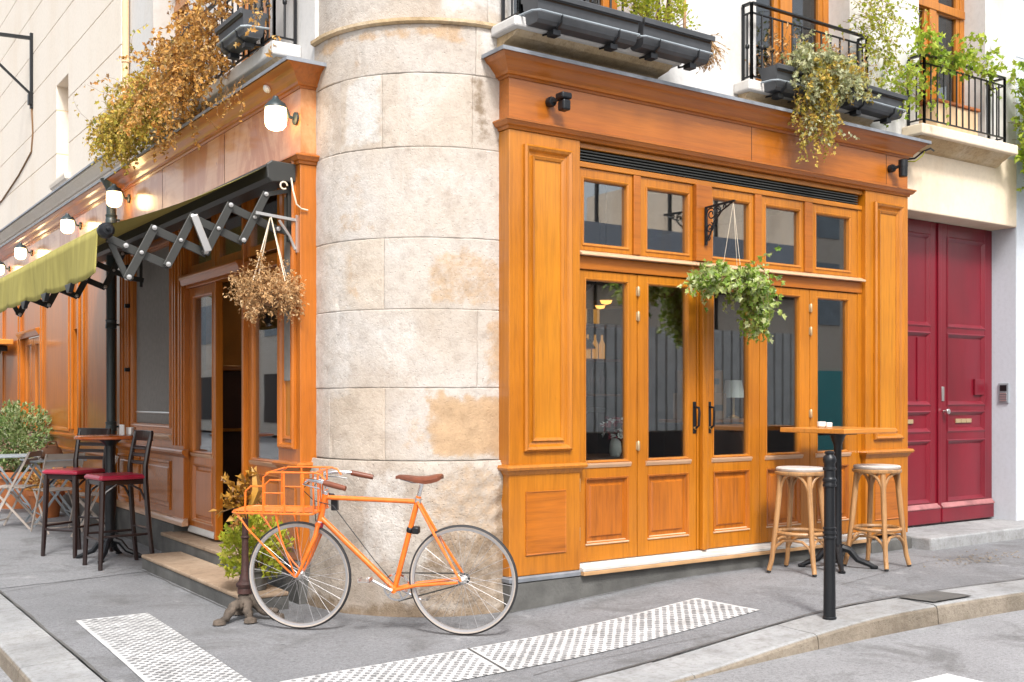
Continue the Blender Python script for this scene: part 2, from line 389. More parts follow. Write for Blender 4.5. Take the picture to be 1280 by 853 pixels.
# ------------------------------------------------------------------ the ground
def sst(x, a, b):
    t = max(0, min(1, (x-a)/(b-a))); return t*t*(3-2*t)
def gnd(u, v): return .10*sst(u, .55, 2.9)
def rd(u, v): return -.10 + .075*sst(u, -1.9, .9)
UL, VB, RAD = -1.63, -1.45, 1.2
def warp(u, v):
    k = min(.26, .03*(u-2.8)**2)-.03; return v-k*sst(-v, .35, 1.4)
def left_bound(v):
    if v >= VB+RAD: return UL
    return UL+RAD-math.sqrt(max(0, RAD**2-(v-VB-RAD)**2))
mb = MB()
rows = []; v = VB; vl = []
while v < 26: vl.append(v); v += .04 if v < VB+.4 else .1 if v < 4 else .5
ul = [0]; x = 0
while x < 1: x += .004 if x < .12 else .01 if x < .45 else .03; ul.append(min(x, 1))
W_ = 24
vs = []; nU = len(ul)
for v in vl:
    l = left_bound(v)
    for t in ul:
        u = l+(W_-l)*t; vw = warp(u, v); vs.append((u, vw, gnd(u, v)+noise.noise((u*.9, v*.9, 0))*.006+noise.noise((u*3, v*3, 4))*.0015))
fs = [(i*nU+j, i*nU+j+1, (i+1)*nU+j+1, (i+1)*nU+j) for i in range(len(vl)-1) for j in range(nU-1)]
mb.add(vs, fs, True)
tag(mb.build('pavement', M['pave'], recalc=False), None, None, kind='structure')
mb = MB()
xs = [-60,-40,-25,-15,-10]+[-8+.25*i for i in range(50)]+[5+i for i in range(1, 20)]+[30,45,60]
ys = [-60,-40,-25,-15]+[-12+.3*i for i in range(45)]+[2+i for i in range(24)]+[30,45,60]
vs = [(x, y, rd(x, y)+noise.noise((x*.5, y*.5, 3))*.008) for y in ys for x in xs]; n = len(xs)
mb.add(vs, [(i*n+j, i*n+j+1, (i+1)*n+j+1, (i+1)*n+j) for i in range(len(ys)-1) for j in range(n-1)], True)
tag(mb.build('road', M['road'], recalc=False), None, None, kind='structure')
# kerb stones along the pavement edge (inner line = pavement edge), laid stone by stone
path = []
v = 20.0
while v > VB+RAD+.02: path.append((UL, v)); v -= .12
for i in range(41):
    a = math.pi+math.pi/2*i/40; path.append((UL+RAD+RAD*math.cos(a), VB+RAD+RAD*math.sin(a)))
u = UL+RAD+.1
while u < 20: path.append((u, VB)); u += .12
path = [(a, warp(a, b)) for a, b in path]
mt, mf = MB(), MB()
i = 0; KW = .31
while i < len(path)-2:
    L = 0; j = i; tgt = rnd.uniform(.75, 1.15)
    while j < len(path)-1 and L < tgt: L += math.dist(path[j], path[j+1]); j += 1
    seg = [Vector(p) for p in path[i:j+1]]
    for k in (0, -1):  # small joint gap
        o = seg[1] if k == 0 else seg[-2]
        seg[k] = seg[k]+(o-seg[k]).normalized()*.006
    h = rnd.uniform(-.003, .004)
    zf = lambda x, y: gnd(x, y)
    prof = [(.004, -.05), (.004, h-.002), (.012, h+.003), (KW-.03, h-.004), (KW-.012, h-.012)]
    mt.mould(seg, prof+[(KW-.012, -.05)], side=1, zf=zf)
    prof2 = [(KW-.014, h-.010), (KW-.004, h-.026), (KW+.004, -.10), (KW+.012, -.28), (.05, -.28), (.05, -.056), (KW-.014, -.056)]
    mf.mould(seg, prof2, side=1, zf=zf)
    i = j
o = mt.build('kerb', M['kerb'], kind='structure')
ms_ = MB(); vs = []
for i, p in enumerate(path[:-1]):
    q = path[i+1]; t_ = (Vector(q)-Vector(p)).normalized(); o_ = Vector((t_.y, -t_.x)); wd = .006+.006*noise.noise((p[0]*5, p[1]*5, 0)); sh = .010*noise.noise((p[0]*2, p[1]*2, 7))
    for d in (-wd+sh-.004, wd+sh): vs.append((p[0]+o_.x*d, p[1]+o_.y*d, gnd(*p)+.0095+noise.noise((p[0]*.9, p[1]*.9, 0))*.006))
ms_.add(vs, [(2*i, 2*i+1, 2*i+3, 2*i+2) for i in range(len(path)-2)]); ms_.build('pavement_seam', M['granite_dk'], kind='structure', recalc=False)
def seam(pts, w):
    m = MB(); vs = []
    for i in range(len(pts)-1):
        p, q = Vector(pts[i]), Vector(pts[i+1]); n = max(2, int((q-p).length/.06)); t_ = (q-p).normalized(); o_ = Vector((t_.y, -t_.x))
        for k in range(n+1):
            c = p.lerp(q, k/n)+o_*.014*noise.noise((p.x*3+k*.18, p.y*3+k*.15, 1))
            ww = w*(.6+.6*abs(noise.noise((c.x*6, c.y*6, 3))))
            for d in (-ww, ww): vs.append((c.x+o_.x*d, c.y+o_.y*d, gnd(c.x, c.y)+noise.noise((c.x*.9, c.y*.9, 0))*.006+.0045))
    m.add(vs, [(2*i, 2*i+1, 2*i+3, 2*i+2) for i in range(len(vs)//2-1)]); m.build('pavement_seam', M['granite_dk'], kind='structure', recalc=False)
mb = MB(); vs = []
for i in range(60):
    v = 3.25+i*.25
    for j in range(13):
        l_ = -1.612; u = l_+(-.03-l_)*j/12; w_ = .02*noise.noise((u*6, v*6, 2)) if i == 0 else 0
        vv = v+(.28*(u+1.6)/1.6 if i == 0 else 0)-(.32 if i == 0 else 0)+w_
        vs.append((u, vv, gnd(u, vv)+noise.noise((u*.9, vv*.9, 0))*.006+noise.noise((u*3, vv*3, 4))*.0015+.0035))
mb.add(vs, [(i*13+j, i*13+j+1, (i+1)*13+j+1, (i+1)*13+j) for i in range(59) for j in range(12)], True)
mb.build('pavement_patch', M['pave2'], kind='structure', recalc=False)
mb = MB(); vs = []
for i in range(9):
    for j in range(6):
        u = 3.12+.42*i/8+.05*j/5; v = VB-.03-.235*j/5; vs.append((u+.01*noise.noise((i*2., j*3., 0)), warp(u, v)+.008*noise.noise((i*3., j*2., 5)), gnd(u, v)+.0105+.003*noise.noise((i*1.7, j*1.7, 2))))
mb.add(vs, [(i*6+j, i*6+j+1, (i+1)*6+j+1, (i+1)*6+j) for i in range(8) for j in range(5)], True); mb.build('kerb_patch', M['granite_dk'], kind='structure', recalc=False)
seam([(-1.62, 2.75), (-.95, 3.05), (-.47, 3.42)], .005)
seam([(.98, -.02), (1.6, -.03), (2.9, -.03), (4.9, -.045)], .005)
seam([(-.49, 3.3), (-.485, .98)], .006)
seam([(.2, -1.38), (.62, -1.30), (1.3, -1.33), (1.9, -1.42)], .003)
seam([(3.1, -1.44), (3.25, -.9), (4.6, -.62), (7, -.6)], .003)
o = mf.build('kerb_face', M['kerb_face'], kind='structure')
# painted crossing bars on the road
mb = MB()
for k in range(3):
    c = Vector((1.80-k*1.0, -2.52)); ax = Vector((0, -1)); bx = Vector((1, 0))
    vs = []
    for i in range(5):
        for j in range(11):
            q = c+bx*(-.25+.5*i/4)+ax*(2.8*j/10)+Vector((.05*noise.noise((i*3., j*2., k)), .03*noise.noise((j*3., i*2., k+9)))) *.3
            vs.append((q.x, q.y, rd(q.x, q.y)+noise.noise((q.x*.5, q.y*.5, 3))*.008+.006))
    mb.add(vs, [(i*11+j, i*11+j+1, (i+1)*11+j+1, (i+1)*11+j) for i in range(4) for j in range(10)])
mb.build('crossing_marking', M['paint_white'], kind='structure', recalc=False)
# studded tactile strips
def tactile(c, ang, la, lb, pitch, label, cut=None):
    ca, sa = math.cos(ang), math.sin(ang)
    P = lambda a, b: (c[0]+a*ca-b*sa, c[1]+a*sa+b*ca)
    t = thing('tactile_strip', label, 'tactile paving', (c[0], c[1], gnd(*c)), 0, 'tactile strips on the pavement')
    mb = MB(); na, nb = int(la/.1), 6
    vs = []
    for i in range(na+1):
        for j in range(nb+1):
            x, y = P(-la/2+la*i/na, -lb/2+lb*j/nb); vs.append((x, y, gnd(x, y)+noise.noise((x*.9, y*.9, 0))*.006+noise.noise((x*3, y*3, 4))*.0015+.005))
    mb.add(vs, [(i*(nb+1)+j, i*(nb+1)+j+1, (i+1)*(nb+1)+j+1, (i+1)*(nb+1)+j) for i in range(na) for j in range(nb)])
    mb.build('white_surface', M['white_stud'], t, recalc=False)
    md = MB(); i = 0; a = -la/2+pitch*.5
    while a < la/2-pitch*.3:
        b = -lb/2+(pitch*.5 if i % 2 else .0)+.012
        while b < lb/2-.01:
            if not (cut and cut(a, b)):
                k = rnd.uniform(.8, 1.12); vs = []; wob = (rnd.uniform(-.002,.002), rnd.uniform(-.002,.002))
                for q in range(8):
                    an = q*math.pi/4; rr = (.30 if q % 2 == 0 else .25)*pitch*k
                    x, y = P(a+wob[0]+rr*.78*math.cos(an), max(-lb/2, min(lb/2, b+wob[1]+rr*math.sin(an)))); vs.append((x, y, gnd(x, y)+noise.noise((x*.9, y*.9, 0))*.006+noise.noise((x*3, y*3, 4))*.0015+.0075))
                md.add(vs, [list(range(8))])
            b += pitch
        a += pitch*.5; i += 1
    md.build('gap_pattern', M['tac_base'], t, recalc=False)
    if cut:
        md = MB(); vs = []
        for j in range(9):
            bb = -lb/2+lb*j/8
            for a_ in (-.44+bb*.25, -.428+bb*.25): x, y = P(a_, bb); vs.append((x, y, gnd(x, y)+noise.noise((x*.9, y*.9, 0))*.006+.0095))
        md.add(vs, [(2*j, 2*j+1, 2*j+3, 2*j+2) for j in range(8)]); md.build('slab_joint', M['granite_dk'], t, recalc=False)
tactile((.62, -.945), R(3.2), 3.05, .54, .066, 'white studded tactile strip on the pavement in front of the bicycle and right-hand doors', lambda a, b: abs(a+.434-b*.25) < .03)
tactile((-1.23, .15), R(88), 2.45, .45, .066, 'white studded tactile strip on the pavement by the left kerb, before the entrance step')

# ------------------------------------------------------------------ corner building
BLD = thing('corner_building', 'pale corner building with rounded limestone corner, white upper walls and dark red double door', 'building', (1.02, 1.02, 0))
CX = CY = 1.02; RA = .90
def stone_corner():
    back, up, lo = MB(), MB(), MB()
    A0, A1 = math.pi, 1.5*math.pi
    arc = (A1-A0)*RA
    flatL, flatR = .10, .07      # flat ends running on to the shopfronts
    tot = arc+flatL+flatR
    def P(s, r, z):
        d = r-RA
        if s < flatL: return (CX-RA-d, CY+flatL-s, z)
        if s > flatL+arc: return (CX+(s-flatL-arc), CY-RA-d, z)
        a = A0+(s-flatL)/RA
        return (CX+r*math.cos(a), CY+r*math.sin(a), z)
    # mortar core
    ns = 30
    for z0, z1, rr in ((-.3, 3.885, RA-.008), (3.885, 6.6, RA-.045)):
        vs = [P(tot*i/ns, rr, z) for z in (z0, z1) for i in range(ns+1)]
        back.add(vs, [(i, i+1, ns+2+i, ns+1+i) for i in range(ns)], True)
    courses = [(-.25, 1.012, .05, [.0, 1.0], lo), (1.012, 1.493, 0, [0,.14,.447,1], up), (1.493, 2.011, 0, [0,.842,1], up),
               (2.011, 2.481, 0, [0,.443,1], up), (2.481, 3.077, 0, [0,1], up), (3.077, 3.563, 0, [0,.217,.435,.82,1], up),
               (3.563, 3.887, .005, [0,.835,1], up), (3.887, 4.42, -.03, [0,.9,1], up), (4.42, 4.98, -.03, [0,.4,1], up), (4.98, 5.6, -.03, [0,.6,1], up)]
    for z0, z1, dr, js, mb in courses:
        for j0, j1 in zip(js, js[1:]):
            s0, s1 = tot*j0, tot*j1
            cs = .02 if mb is lo else .014
            def cuts(a, b):
                k = max(2, int((b-a)/cs)); return [a, a+.003, a+.007]+[a+.012+(b-a-.024)*i/k for i in range(k+1)]+[b-.007, b-.003, b]
            cs_s, cs_z = cuts(s0, s1), cuts(z0, z1); na, nz = len(cs_s)-1, len(cs_z)-1
            tilt = rnd.uniform(-.002, .002); g = [[0]*(nz+1) for _ in range(na+1)]
            vs = []
            for i in range(na+1):
                for k in range(nz+1):
                    s = cs_s[i]; z = cs_z[k]
                    es = min(s-s0 if j0 > 0 else 9, s1-s if j1 < 1 else 9); ez = min(z-z0, z1-z)
                    e = min(es, ez); wob = .5+.5*noise.noise((s*9, z*9, z0*7))
                    ew = .0045+.016*max(0, wob-.42)**1.5
                    ed = -max(0, 1-e/ew)**1.5*(.005+.012*max(0, wob-.5)) if e < ew else 0
                    q = (s*6, z*6, z0*3.1); q2 = (s*26, z*22, z0*5)
                    rough = 1 if mb is up else 2.6
                    d = noise.noise(q)*.0035*rough+noise.noise(q2)*.0016*rough+tilt
                    if mb is lo:
                        t = z/1.012
                        d += .018*math.sin(min(1, max(0, (1.012-z)/.09))*math.pi/2)-.02
                        right = sst(s/tot, .52, .8)
                        d -= right*abs(noise.noise((s*11, z*9, 2)))*.03
                        d += max(0, .25-z)*.12
                    b = noise.noise((s*14, z*5, 11))
                    if b > .5: d -= (b-.5)*.02*rough
                    vs.append(P(s, RA+dr+d+ed, z))
            mb.add(vs, [(i*(nz+1)+k, i*(nz+1)+k+1, (i+1)*(nz+1)+k+1, (i+1)*(nz+1)+k) for i in range(na) for k in range(nz)], True)
    # weathered ledge on top of the band
    led = MB(); N = 40
    pr = [(RA-.05, 3.884), (RA+.014, 3.884), (RA+.034, 3.895), (RA+.036, 3.915), (RA-.05, 3.935)]
    vs = [P(tot*i/N, r+noise.noise((i*.7, z*9, 0))*.006, z) for i in range(N+1) for r, z in pr]; k = len(pr)
    led.add(vs, [(i*k+j, i*k+j+1, (i+1)*k+j+1, (i+1)*k+j) for i in range(N) for j in range(k-1)])
    back.build('corner_mortar', M['mortar'], BLD)
    TAN = [(.63,1.2,1.02,1.49,1),(.50,.65,1.03,1.3,.45),(.87,1.2,1.5,2.0,.65),(.61,.97,2.0,2.42,.6),(.20,.35,2.05,2.46,.55),(.19,.38,2.5,2.68,.5),(.20,.37,2.76,2.96,.4),(.29,.70,2.49,2.62,.4),(.0,.78,3.75,3.9,.75),(.06,.38,3.6,3.72,.4),(.6,1.2,.3,.99,.5),(.0,.16,1.1,1.45,.3),(.25,.372,.66,.74,1.5)]
    SOOT = [(.825,.885,3.10,3.57,1),(.94,1.2,2.9,3.56,1),(-.1,1.2,-.3,.11,.8),(.60,.98,.02,.60,.65),(.88,1.2,.45,.96,.7),(-.1,.82,3.865,3.9,.8),(.53,.575,3.24,3.32,.7),(.30,.42,.28,.34,.5),(.64,.82,2.2,2.3,.35),(.64,.78,1.55,1.95,.3),(.9,1.2,3.4,3.9,.5),(.10,.3,3.5,3.57,.4)]
    PALE = [(.217,.432,3.08,3.57,.9),(-.1,.31,1.4,2.5,.6),(-.1,.2,2.5,3.5,.5),(.33,.58,.3,1.0,.6),(.5,.8,2.72,3.05,.5),(.68,1.2,3.97,6,1),(.84,1.2,3.57,3.885,.9),(.38,.62,1.5,2.0,.4)]
    def field(L, s, z):
        q = noise.noise((s*7, z*3.2, 1.7))*.5+noise.noise((s*22, z*16, 3))*.3+noise.noise((s*60, z*50, 8))*.15; r = 0
        for a, b, c, d, k in L:
            e = min((s-a)*1.4, (b-s)*1.4, z-c, d-z)
            r = max(r, k*sst(e+q*.13, -.02, .09))
        return r
    for mbx, nm, mt_ in ((up, 'rounded_corner', 'stone'), (lo, 'corner_base_stone', 'stone_lo')):
        sz = []
        for (x, y, z) in mbx.v:
            if y > CY: q = flatL-(y-CY)
            elif x > CX: q = flatL+arc+(x-CX)
            else: q = flatL+RA*max(0, min(math.pi/2, math.atan2(-(y-CY), -(x-CX))))
            sz.append((q/tot, z))
        o = mbx.build(nm, M[mt_], BLD, recalc=False)
        for an, L in (('tan', TAN), ('soot', SOOT), ('pale', PALE)): mbx.attr(o, an, [field(L, *q) for q in sz])
    led.build('corner_ledge', M['sill_stone'], BLD)
stone_corner()
UV = .12    # upper wall plane
def wall_with_holes(mb, sd, a0, a1, z0, z1, d, th, holes):
    """solid wall: facing plane at outward d, openings (a0,a1,z0,z1)"""
    A = sorted({a0, a1, *[h[0] for h in holes], *[h[1] for h in holes]})
    for x0, x1 in zip(A, A[1:]):
        hs = sorted([(h[2], h[3]) for h in holes if h[0] <= x0+1e-6 and h[1] >= x1-1e-6])
        z = z0
        for h0, h1 in hs:
            if h0 > z: mb.fbox(sd, x0, x1, z, min(h0, z1), d, d-th)
            z = max(z, h1)
        if z < z1: mb.fbox(sd, x0, x1, z, z1, d, d-th)
DR0, DR1 = 5.30, 7.21
RW = [(1.12, 2.22, 3.92, 5.9), (3.48, 4.64, 3.92, 5.9), (5.62, 6.68, 3.86, 6.2)]   # upper window openings
mb = MB(); wall_with_holes(mb, 'R', 1.088, DR1, 3.80, 6.6, -UV, .42, RW)
mb.build('upper_wall', M['plaster'], BLD)
mb = MB(); mb.fbox('R', 1.088, DR0-.004, 3.45, 3.798, -UV, -UV-.42); mb.build('stained_wall_band', M['sill_stone'], BLD)
mb = MB(); mb.fbox('R', DR0, DR1, 3.13, 3.798, -UV+.012, -UV-.42); mb.build('door_lintel', M['plaster_beige'], BLD, bevel=.012)
mb = MB(); mb.fbox('R', DR1+.002, 13.0, -.1, 6.6, -UV+.008, -UV-.5); mb.build('side_wall', M['whitewall'], BLD, bevel=.01)
mb = MB()
for z in (4.83, 5.42): mb.fbox('R', DR1+.003, 12.9, z, z+.006, -UV+.0095, -UV)
mb.build('wall_joint', M['lead'], BLD)
LW = [(1.95, 3.15, 4.0, 6.0), (3.9, 5.0, 4.0, 6.0)]
mb = MB(); wall_with_holes(mb, 'L', 1.122, 5.9, 3.45, 6.6, -UV, .42, LW); mb.build('upper_wall', M['plaster'], BLD)
mb = MB(); mb.box(.55, 13, .55, 9, 6.6, 6.8); mb.build('roof', M['lead'], BLD)
# shuttered / glazed upper windows
def upper_window(sd, a0, a1, z0, z1, rec=-.34, blind=False):
    f = MB()
    for (x0, x1, y0, y1) in ((a0, a0+.07, z0, z1), (a1-.07, a1, z0, z1), (a0+.07, a1-.07, z0, z0+.08), (a0+.07, a1-.07, z1-.08, z1)):
        f.fbox(sd, x0, x1, y0, y1, rec, rec-.08)
    c = (a0+a1)/2
    f.fbox(sd, c-.055, c+.055, z0+.08, z1-.08, rec+.012, rec-.07)
    for s0, s1 in ((a0+.07, c-.055), (c+.055, a1-.07)):
        for (x0, x1, y0, y1) in ((s0, s0+.06, z0+.08, z1-.08), (s1-.06, s1, z0+.08, z1-.08), (s0+.06, s1-.06, z0+.08, z0+.19), (s0+.06, s1-.06, z0+1.28, z0+1.38), (s0+.06, s1-.06, z1-.15, z1-.08)):
            f.fbox(sd, x0, x1, y0, y1, rec-.008, rec-.06)
    f.fbox(sd, a0+.02, a1-.02, z0+1.29, z0+1.37, rec+.02, rec-.05)
    o = f.build('window', M['wood'], BLD, bevel=.006)
    p = MB(); p.fbox(sd, a0+.1, c-.06, z0+.15, z1-.1, rec-.034, rec-.040); p.fbox(sd, c+.06, a1-.1, z0+.15, z1-.1, rec-.034, rec-.040)
    p.build('pane', M['glass_dark'], o)
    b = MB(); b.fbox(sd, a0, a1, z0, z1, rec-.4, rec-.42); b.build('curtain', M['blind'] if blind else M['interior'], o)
for h in RW: upper_window('R', *h)
for h in LW: upper_window('L', *h, blind=True)
# balcony slabs with a moulded stone underside
def slab(sd, a0, a1, z0, z1, dep, m='sill_stone'):
    mb = MB(); pts = [(-UV, z0-.10), (-UV+.05, z0-.085), (-UV+.09, z0-.05), (dep-.09, z0-.03), (dep-.05, z0-.004), (dep-.045, z0)]
    if sd == 'R': mb.mould([(a0+.05, 0), (a1-.05, 0)], [(d, z) for d, z in pts]+[(-UV, z0)])
    else: mb.mould([(0, a1-.05), (0, a0+.05)], [(d, z) for d, z in pts]+[(-UV, z0)])
    o = mb.build('balcony_corbel', M['sill_stone'], BLD)
    mb = MB(); mb.fbox(sd, a0, a1, z0+.001, z1, dep, -UV+.001); mb.build('balcony_slab', M[m], BLD, bevel=.012)
slab('R', .93, 2.40, 3.83, 3.90, .17, 'plaster')
slab('R', 3.22, 4.86, 3.82, 3.905, .05, 'plaster')
slab('R', 5.36, 6.88, 3.77, 3.865, .10, 'plaster_beige')
slab('L', 1.35, 4.6, 3.86, 3.96, .10, 'plaster')
# carriage door
DV = -.372
st = MB(); st.box(DR0+.002, 7.36, -.22, -DV+.1, -.05, .205); st.build('doorstep', M['kerb'], BLD, bevel=.015)
DC = 6.30
def carriage_leaf(a0, a1, hand):
    f = MB(); zb, zt = .215, 3.128; pr = []
    bands = [(.42, 1.02), (1.10, 1.30), (1.36, 2.06), (2.12, 3.00)]
    s = .13; f.fbox('R', a0, a0+s, zb, zt, DV, DV-.05); f.fbox('R', a1-s, a1, zb, zt, DV, DV-.05)
    z = zb
    for p0, p1 in bands+[(zt, zt)]:
        f.fbox('R', a0+s, a1-s, z, p0, DV, DV-.05); z = p1
    o = f.build('door_leaf', M['red'], BLD, bevel=.005, label='dark red carriage door leaf, '+hand)
    for p0, p1 in bands[:]:
        q = MB(); q.fbox('R', a0+s, a1-s, p0, p1, DV-.018, DV-.05)
        q.rect('R', a0+s-.006, a1-s+.006, p0-.006, p1+.006, [(0, DV+.004), (.012, DV+.010), (.03, DV-.004), (.045, DV-.017)])
        if p0 == 1.36 and hand == 'the left one':
            for i in (1, 2, 3): x = a0+s+(a1-a0-2*s)*i/4; q.fbox('R', x-.012, x+.012, p0+.05, p1-.05, DV-.006, DV-.02)
        q.build('door_panel', M['red'], o, bevel=.003)
    k = MB(); k.fbox('R', a0+.01, a1-.01, zb+.01, zb+.15, DV+.03, DV); k.build('kick_board', M['red'], o, bevel=.008)
    k = MB(); k.mould([(a0+.01, -DV), (a1-.01, -DV)], [(0, .366), (.036, .366), (.036, .375), (.004, .412), (0, .412)]); k.build('weather_strip', M['kick'], o)
    k = MB(); c = (a0+a1)/2-.02
    for i in (-1, 0, 1): k.fbox('R', c-.052+i*.09, c+.03+i*.09, 1.185, 1.225, DV-.004, DV-.019)
    k.build('letter_slot', M['fir'], o, bevel=.003)
    if hand == 'the right one':
        k = MB(); k.fbox('R', a0+.035, a0+.075, 1.40, 1.54, DV+.008, DV); k.lathe([(.012, 0), (.012, .03), (.026, .04), (.026, .06), (0, .065)], (a0+.058, -DV-.008, 1.30), 14, (0,-1,0))
        k.build('lock_plate', M['alu'], o, bevel=.003)
        k = MB(); k.fbox('R', a1-.30, a1-.12, 1.46, 1.62, DV+.004, DV-.017); k.build('notice_plate', M['red'], o, bevel=.003)
carriage_leaf(DR0+.02, DC-.008, 'the left one'); carriage_leaf(DC+.008, DR1-.004, 'the right one')
k = MB(); k.fbox('R', DC-.03, DC+.022, .23, 3.12, DV+.018, DV+.001); k.build('meeting_strip', M['red'], BLD, bevel=.006)
# interior of the cafe
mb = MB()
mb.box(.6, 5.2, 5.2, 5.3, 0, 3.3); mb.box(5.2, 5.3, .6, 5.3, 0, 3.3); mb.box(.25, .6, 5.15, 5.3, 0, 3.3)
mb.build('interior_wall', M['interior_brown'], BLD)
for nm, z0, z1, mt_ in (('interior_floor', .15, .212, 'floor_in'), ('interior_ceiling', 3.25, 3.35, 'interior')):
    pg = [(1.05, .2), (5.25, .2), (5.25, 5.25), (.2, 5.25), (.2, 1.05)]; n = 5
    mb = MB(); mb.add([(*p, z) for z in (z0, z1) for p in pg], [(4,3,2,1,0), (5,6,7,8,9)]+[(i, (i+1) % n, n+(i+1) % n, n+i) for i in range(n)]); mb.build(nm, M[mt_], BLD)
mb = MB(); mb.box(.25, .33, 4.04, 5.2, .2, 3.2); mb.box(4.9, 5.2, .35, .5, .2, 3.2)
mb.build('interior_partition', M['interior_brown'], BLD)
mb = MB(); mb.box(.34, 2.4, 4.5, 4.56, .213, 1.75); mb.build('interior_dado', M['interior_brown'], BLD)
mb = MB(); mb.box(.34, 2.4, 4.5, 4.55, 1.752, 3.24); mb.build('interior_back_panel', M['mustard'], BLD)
mb = MB(); mb.box(.36, 2.4, 4.44, 4.498, 1.70, 1.75); mb.box(.36, 2.4, 4.44, 4.498, 1.1, 1.13); mb.build('interior_ledge', M['wood_x'], BLD, bevel=.004)

# ------------------------------------------------------------------ right shopfront
SR = thing('shopfront', 'honey coloured wooden shopfront with folding glazed doors right of the stone corner', 'shopfront', (1.0, 0, 0))
A0, A1 = 1.0, 5.29; P1, P2 = 1.60, 4.70
mb = MB()
def plinth(mb, path, ztop, d):
    mb.mould(path, [(-.12, -.3), (d, -.3), (d, ztop-.012), (d-.012, ztop), (-.12, ztop)])
plinth(mb, [(A0+.01, UV), (A0+.01, 0), (1.585, 0)], .200, .012); plinth(mb, [(P2+.04, 0), (A1, 0), (A1, .1)], .200, .03)
mb.fbox('R', 1.588, P2+.037, -.3, .198, .004, -.2)
mb.build('plinth', M['granite_dk'], SR)
mb = MB(); mb.mould([(A0+.008, .1), (A0+.008, 0), (1.588, 0)], [(-.05, .202), (.018, .202), (.02, .226), (.004, .236), (-.05, .236)])
mb.build('plinth_capping', M['lead'], SR)
mb = MB(); mb.mould([(1.592, 0), (P2+.02, 0)], [(-.2, .2), (.05, .2), (.05, .226), (-.2, .226)]); mb.build('threshold_nosing', M['tan_edge'], SR, bevel=.004)
mb = MB(); mb.mould([(1.592, 0), (P2+.02, 0)], [(-.2, .2275), (.042, .2275), (.042, .250), (-.02, .262), (-.03, .272), (-.2, .272)]); mb.build('threshold', M['marble'], SR, bevel=.003)
def pilaster(sd, a0, a1, par, ret0=None, mats=('wood','wood_curl'), zb=.238, panel=(.12,.09), zcap=(.913,.983), ztop=3.21):
    m1, m2 = M[mats[0]], M[mats[1]]
    mb = MB(); mb.fbox(sd, a0, a1, zb, ztop, 0, -.13)
    p = mb.build('pilaster', m1, par, bevel=.006)
    l, r = panel
    u = MB(); x0, x1 = a0+l, a1-r
    u.rect(sd, x0, x1, 1.07, 3.12, [(0, .001), (.0, .022), (.012, .034), (.03, .024), (.042, .006), (.06, .002)])
    u.rect(sd, x0+.065, x1-.065, 1.135, 3.055, [(0, .001), (.004, .018), (.022, .010), (.026, .002)])
    u.build('panel_moulding', m1, p)
    u = MB(); u.fbox(sd, a0+l+.06, a1-r-.06, 1.13, 3.06, .0015, -.001); u.build('panel_field', M['wood_gold'], p)
    u = MB(); x0, x1 = a0+l+.015, a1-r-.04
    u.rect(sd, x0, x1, .37, .80, [(0, .001), (.004, .010), (.012, .006), (.018, .006)], True)
    u.build('lower_panel', m2, p)
    u = MB(); z0, z1 = zcap
    prof = [(-.1, z0), (.004, z0), (.014, z0+.02), (.02, z0+.03), (.034, z0+.034), (.04, z0+.05), (.034, z1-.012), (.03, z1-.004), (.0, z1), (-.1, z1)]
    if sd == 'R': path = [(a0, .11), (a0, 0), (a1, 0), (a1, .11)]
    else: path = [(.11, a1), (0, a1), (0, a0), (.11, a0)]
    u.mould(path, prof); u.build('dado_cap', m1, p)
    return p
pilaster('R', A0, P1-.003, SR, panel=(.115,.085))
pilaster('R', P2+.003, A1, SR, panel=(.10,.09))
# entablature
def entab(path, par, m, zc0=3.55, za0=3.21, fh=True, d=.12, mname='cornice', top=3.69):
    a = MB(); a.mould(path, [(-.1, za0), (.008, za0), (.014, za0+.018), (.03, za0+.024), (.045, za0+.045), (.052, za0+.05), (.052, za0+.06), (.0, za0+.078), (-.1, za0+.078)])
    a.build('architrave', m, par)
    c = MB(); h = top-zc0
    c.mould(path, [(-.1, zc0), (.004, zc0), (.012, zc0+.012), (.03, zc0+.016), (.034, zc0+.034), (.05, zc0+.05), (.075, zc0+.08), (.085, zc0+.09), (.10, zc0+.10), (d, zc0+h-.012), (d, top), (-.1, top+.02)])
    o = c.build(mname, m, par)
    l = MB(); l.mould(path, [(-.12, top+.024), (d+.012, top+.002), (d+.015, top-.016), (d+.021, top-.016), (d+.019, top+.010), (-.12, top+.034)])
    l.build('lead_flashing', M['lead'], o)
entR = [(A0, .12), (A0, 0), (A1, 0), (A1, .12)]
entab(entR, SR, M['wood_red'])
mb = MB(); mb.fbox('R', A0+.002, A1-.002, 3.29, 3.549, -.004, -.12); mb.build('fascia_board', M['wood_red'], SR)
mb = MB(); mb.fbox('R', 4.985, 4.989, 3.29, 3.549, -.0025, -.01); mb.fbox('R', 3.30, 3.304, 3.29, 3.549, -.0025, -.01); mb.build('fascia_joint', M['dark'], SR)
